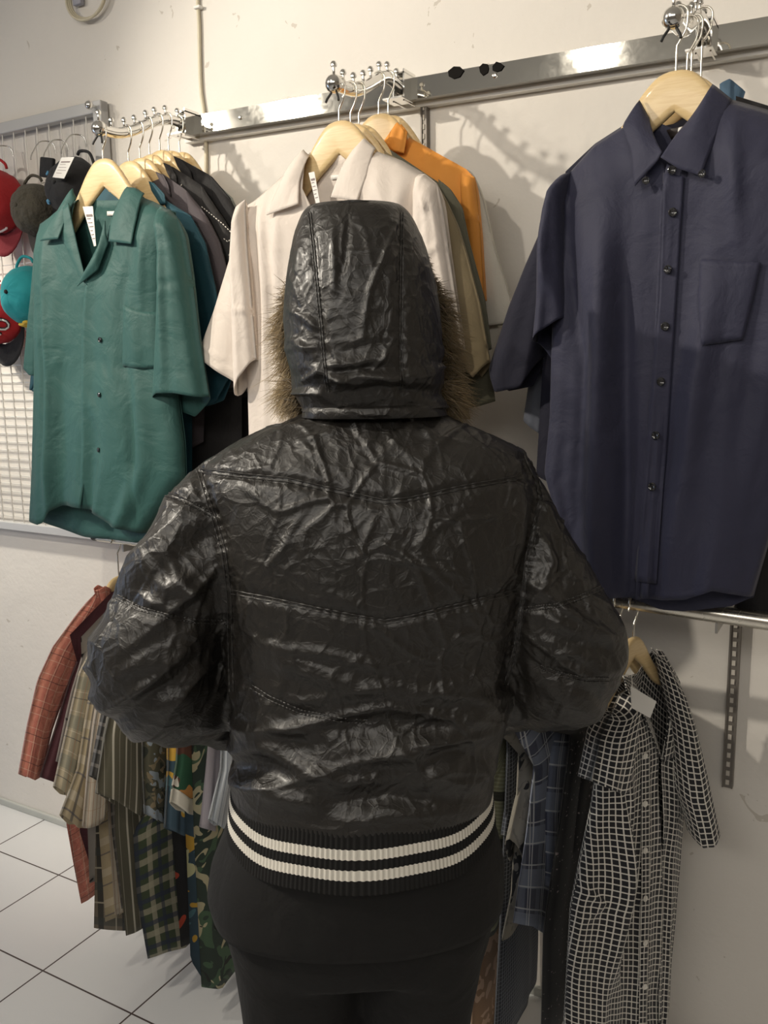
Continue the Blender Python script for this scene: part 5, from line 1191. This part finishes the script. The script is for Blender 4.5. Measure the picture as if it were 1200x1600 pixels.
for (rr, foot) in (([(1400, 352, 562, .125, 0), (1470, 368, 566, .118, 0), (1540, 378, 563, .108, 0), (1600, 386, 560, .102, 0), (1700, 402, 552, .095, 0)], (480, -1)), ([(1400, 562, 768, .125, 0), (1470, 566, 752, .118, 0), (1540, 567, 742, .108, 0), (1600, 567, 735, .102, 0), (1700, 570, 725, .095, 0)], (650, 1))):
    rg = [ringpx(*t) for t in rr]; c = sum(rg[-1], Vector())/len(rg[-1]); cx = (c-ORG).dot(HR); cf = (c-ORG).dot(HF)
    for z_, w_, b_ in ((.30, .072, .078), (.15, .062, .068), (.075, .064, .07)): rg.append(ellipse(cx, w_, cf, b_, z_))
    add_loft(bm, rg)
me = bpy.data.meshes.new('t'); bm.to_mesh(me); bm.free(); tmp = bpy.data.objects.new('t', me); COL.objects.link(tmp)
md = tmp.modifiers.new('r', 'REMESH'); md.mode = 'VOXEL'; md.voxel_size = .009; md = tmp.modifiers.new('s', 'SMOOTH'); md.factor = .6; md.iterations = 6
dg = bpy.context.evaluated_depsgraph_get(); TM = bpy.data.meshes.new_from_object(tmp.evaluated_get(dg)); bpy.data.objects.remove(tmp)
fold_mesh(TM, .006, (8, 8, 5), 8); TM.name = 'trousers'; link_mesh('trousers', TM, M_TROUS, person)
legs = [((sum([p for p in rg], Vector())/len(rg))) for rg in [ringpx(1700, 402, 552, .095, 0), ringpx(1700, 570, 725, .095, 0)]]
for c in legs:
    bm = bmesh.new(); cx = (c-ORG).dot(HR); rings = []
    for f, w_, h in ((-.085, .028, .05), (-.07, .036, .075), (0, .038, .09), (.06, .044, .075), (.12, .048, .055), (.165, .04, .045), (.19, .02, .03)):
        r = []
        for j in range(20):
            a = 2*math.pi*j/20; P = ORG+HR*(cx+w_*math.cos(a))+HF*(f); P.z = max(0.001, h*.5+h*.5*math.sin(a)); r.append(P)
        rings.append(r)
    add_loft(bm, rings); solid('shoe', bm, mat('black_shoe', (.015, .015, .015), .5) if 'black_shoe' not in bpy.data.materials else bpy.data.materials['black_shoe'], person)
# --- the body inside: head, neck, trunk, arms ending in hands, legs (one skinned surface)
def B(x, f, z): P = ORG+HR*x+HF*f; P.z = z; return P
cx0 = (PP(583, 700)-ORG).dot(HR)
J = {'pel': (B(cx0, .01, .78), .09), 'wst': (B(cx0, 0, .95), .085), 'chs': (B(cx0, 0, 1.18), .09), 'nkb': (B(cx0, -.005, 1.36), .05), 'nk': (B(cx0-.01, .02, 1.42), .045), 'hd0': (B(cx0-.012, .045, 1.49), .070), 'hd1': (B(cx0-.012, .045, 1.57), .078)}
E_ = [('pel', 'wst'), ('wst', 'chs'), ('chs', 'nkb'), ('nkb', 'nk'), ('nk', 'hd0'), ('hd0', 'hd1')]
for s, ch in ((-1, ARM_L), (1, ARM_R)):
    sh = PP(*ch[2][:3]); el = PP(*ch[7][:3]); wr = PP(*ch[-1][:3]); hx = B(cx0+s*.115, .185, wr.z-.02)
    J[f's{s}'] = (sh, .038); J[f'e{s}'] = (el, .032); J[f'w{s}'] = (wr, .024); J[f'h{s}'] = (wr.lerp(hx, .8), .024)
    E_ += [('nkb', f's{s}'), (f's{s}', f'e{s}'), (f'e{s}', f'w{s}'), (f'w{s}', f'h{s}')]
    hp = J[f'h{s}'][0]; dr = (hp-wr).normalized()
    for q in range(4):
        a = hp+Vector((0, 0, (1.5-q)*.018))+dr*.03; b = a+dr*(.035 if q in (1, 2) else .028)+HF*(-.012); c = b+dr*.012+HF*(-.020)
        J[f'f{s}{q}a'] = (a, .009); J[f'f{s}{q}b'] = (b, .008); J[f'f{s}{q}c'] = (c, .007); E_ += [(f'h{s}', f'f{s}{q}a'), (f'f{s}{q}a', f'f{s}{q}b'), (f'f{s}{q}b', f'f{s}{q}c')]
    a = wr.lerp(hp, .5)+Vector((0, 0, .032)); b = a+dr*.03+HF*-.01; J[f't{s}a'] = (a, .011); J[f't{s}b'] = (b, .009); E_ += [(f'w{s}', f't{s}a'), (f't{s}a', f't{s}b')]
    lx = (legs[0 if s < 0 else 1]-ORG).dot(HR)
    J[f'hp{s}'] = (B(cx0+s*.085, .01, .72), .075); J[f'k{s}'] = (B(lx, 0, .42), .045); J[f'a{s}'] = (B(lx, -.02, .08), .032); E_ += [('pel', f'hp{s}'), (f'hp{s}', f'k{s}'), (f'k{s}', f'a{s}')]
names = list(J); me = bpy.data.meshes.new('body'); me.from_pydata([J[k_][0] for k_ in names], [(names.index(a), names.index(b)) for a, b in E_], [])
tmp = bpy.data.objects.new('t', me); COL.objects.link(tmp); md = tmp.modifiers.new('skin', 'SKIN'); md.use_smooth_shade = True
sv = me.skin_vertices[0].data if me.skin_vertices else None
if sv is None:
    bm = bmesh.new(); bm.from_mesh(me); bm.verts.layers.skin.verify(); bm.to_mesh(me); bm.free(); sv = me.skin_vertices[0].data
for i, k_ in enumerate(names): sv[i].radius = (J[k_][1], J[k_][1]); sv[i].use_root = (i == 0)
tmp.modifiers.new('sub', 'SUBSURF').levels = 2
dg = bpy.context.evaluated_depsgraph_get(); BM = bpy.data.meshes.new_from_object(tmp.evaluated_get(dg)); bpy.data.objects.remove(tmp)
# shape the face
hc = np.array(J['hd0'][0].lerp(J['hd1'][0], .5)); n = len(BM.vertices); V = np.empty(n*3); BM.vertices.foreach_get('co', V); V = V.reshape(-1, 3); D = V-hc
f_ = D@np.array(HF); x_ = D@np.array(HR); z_ = D[:, 2]; hm = (z_ > -.09)
V += np.array(HF)*(hm*(f_ > 0)*(.022*np.exp(-(x_/.012)**2-((z_+.02)/.022)**2)-.008*np.exp(-((np.abs(x_)-.03)/.016)**2-((z_-.008)/.012)**2)+.006*np.exp(-(x_/.025)**2-((z_+.058)/.008)**2)))[:, None]
BM.vertices.foreach_set('co', V.ravel()); BM.update(); BM.name = 'body'; bo = link_mesh('body', BM, mat('skin', (.45, .27, .19), .5), person)
bm = bmesh.new()
for s in (-1, 1):
    p = Vector(hc)+HF*.066+HR*s*.029+Vector((0, 0, .008)); bmesh.ops.create_icosphere(bm, subdivisions=2, radius=.011, matrix=Matrix.Translation(p))
solid('eyes', bm, mat('eye', (.05, .03, .02), .2), person)
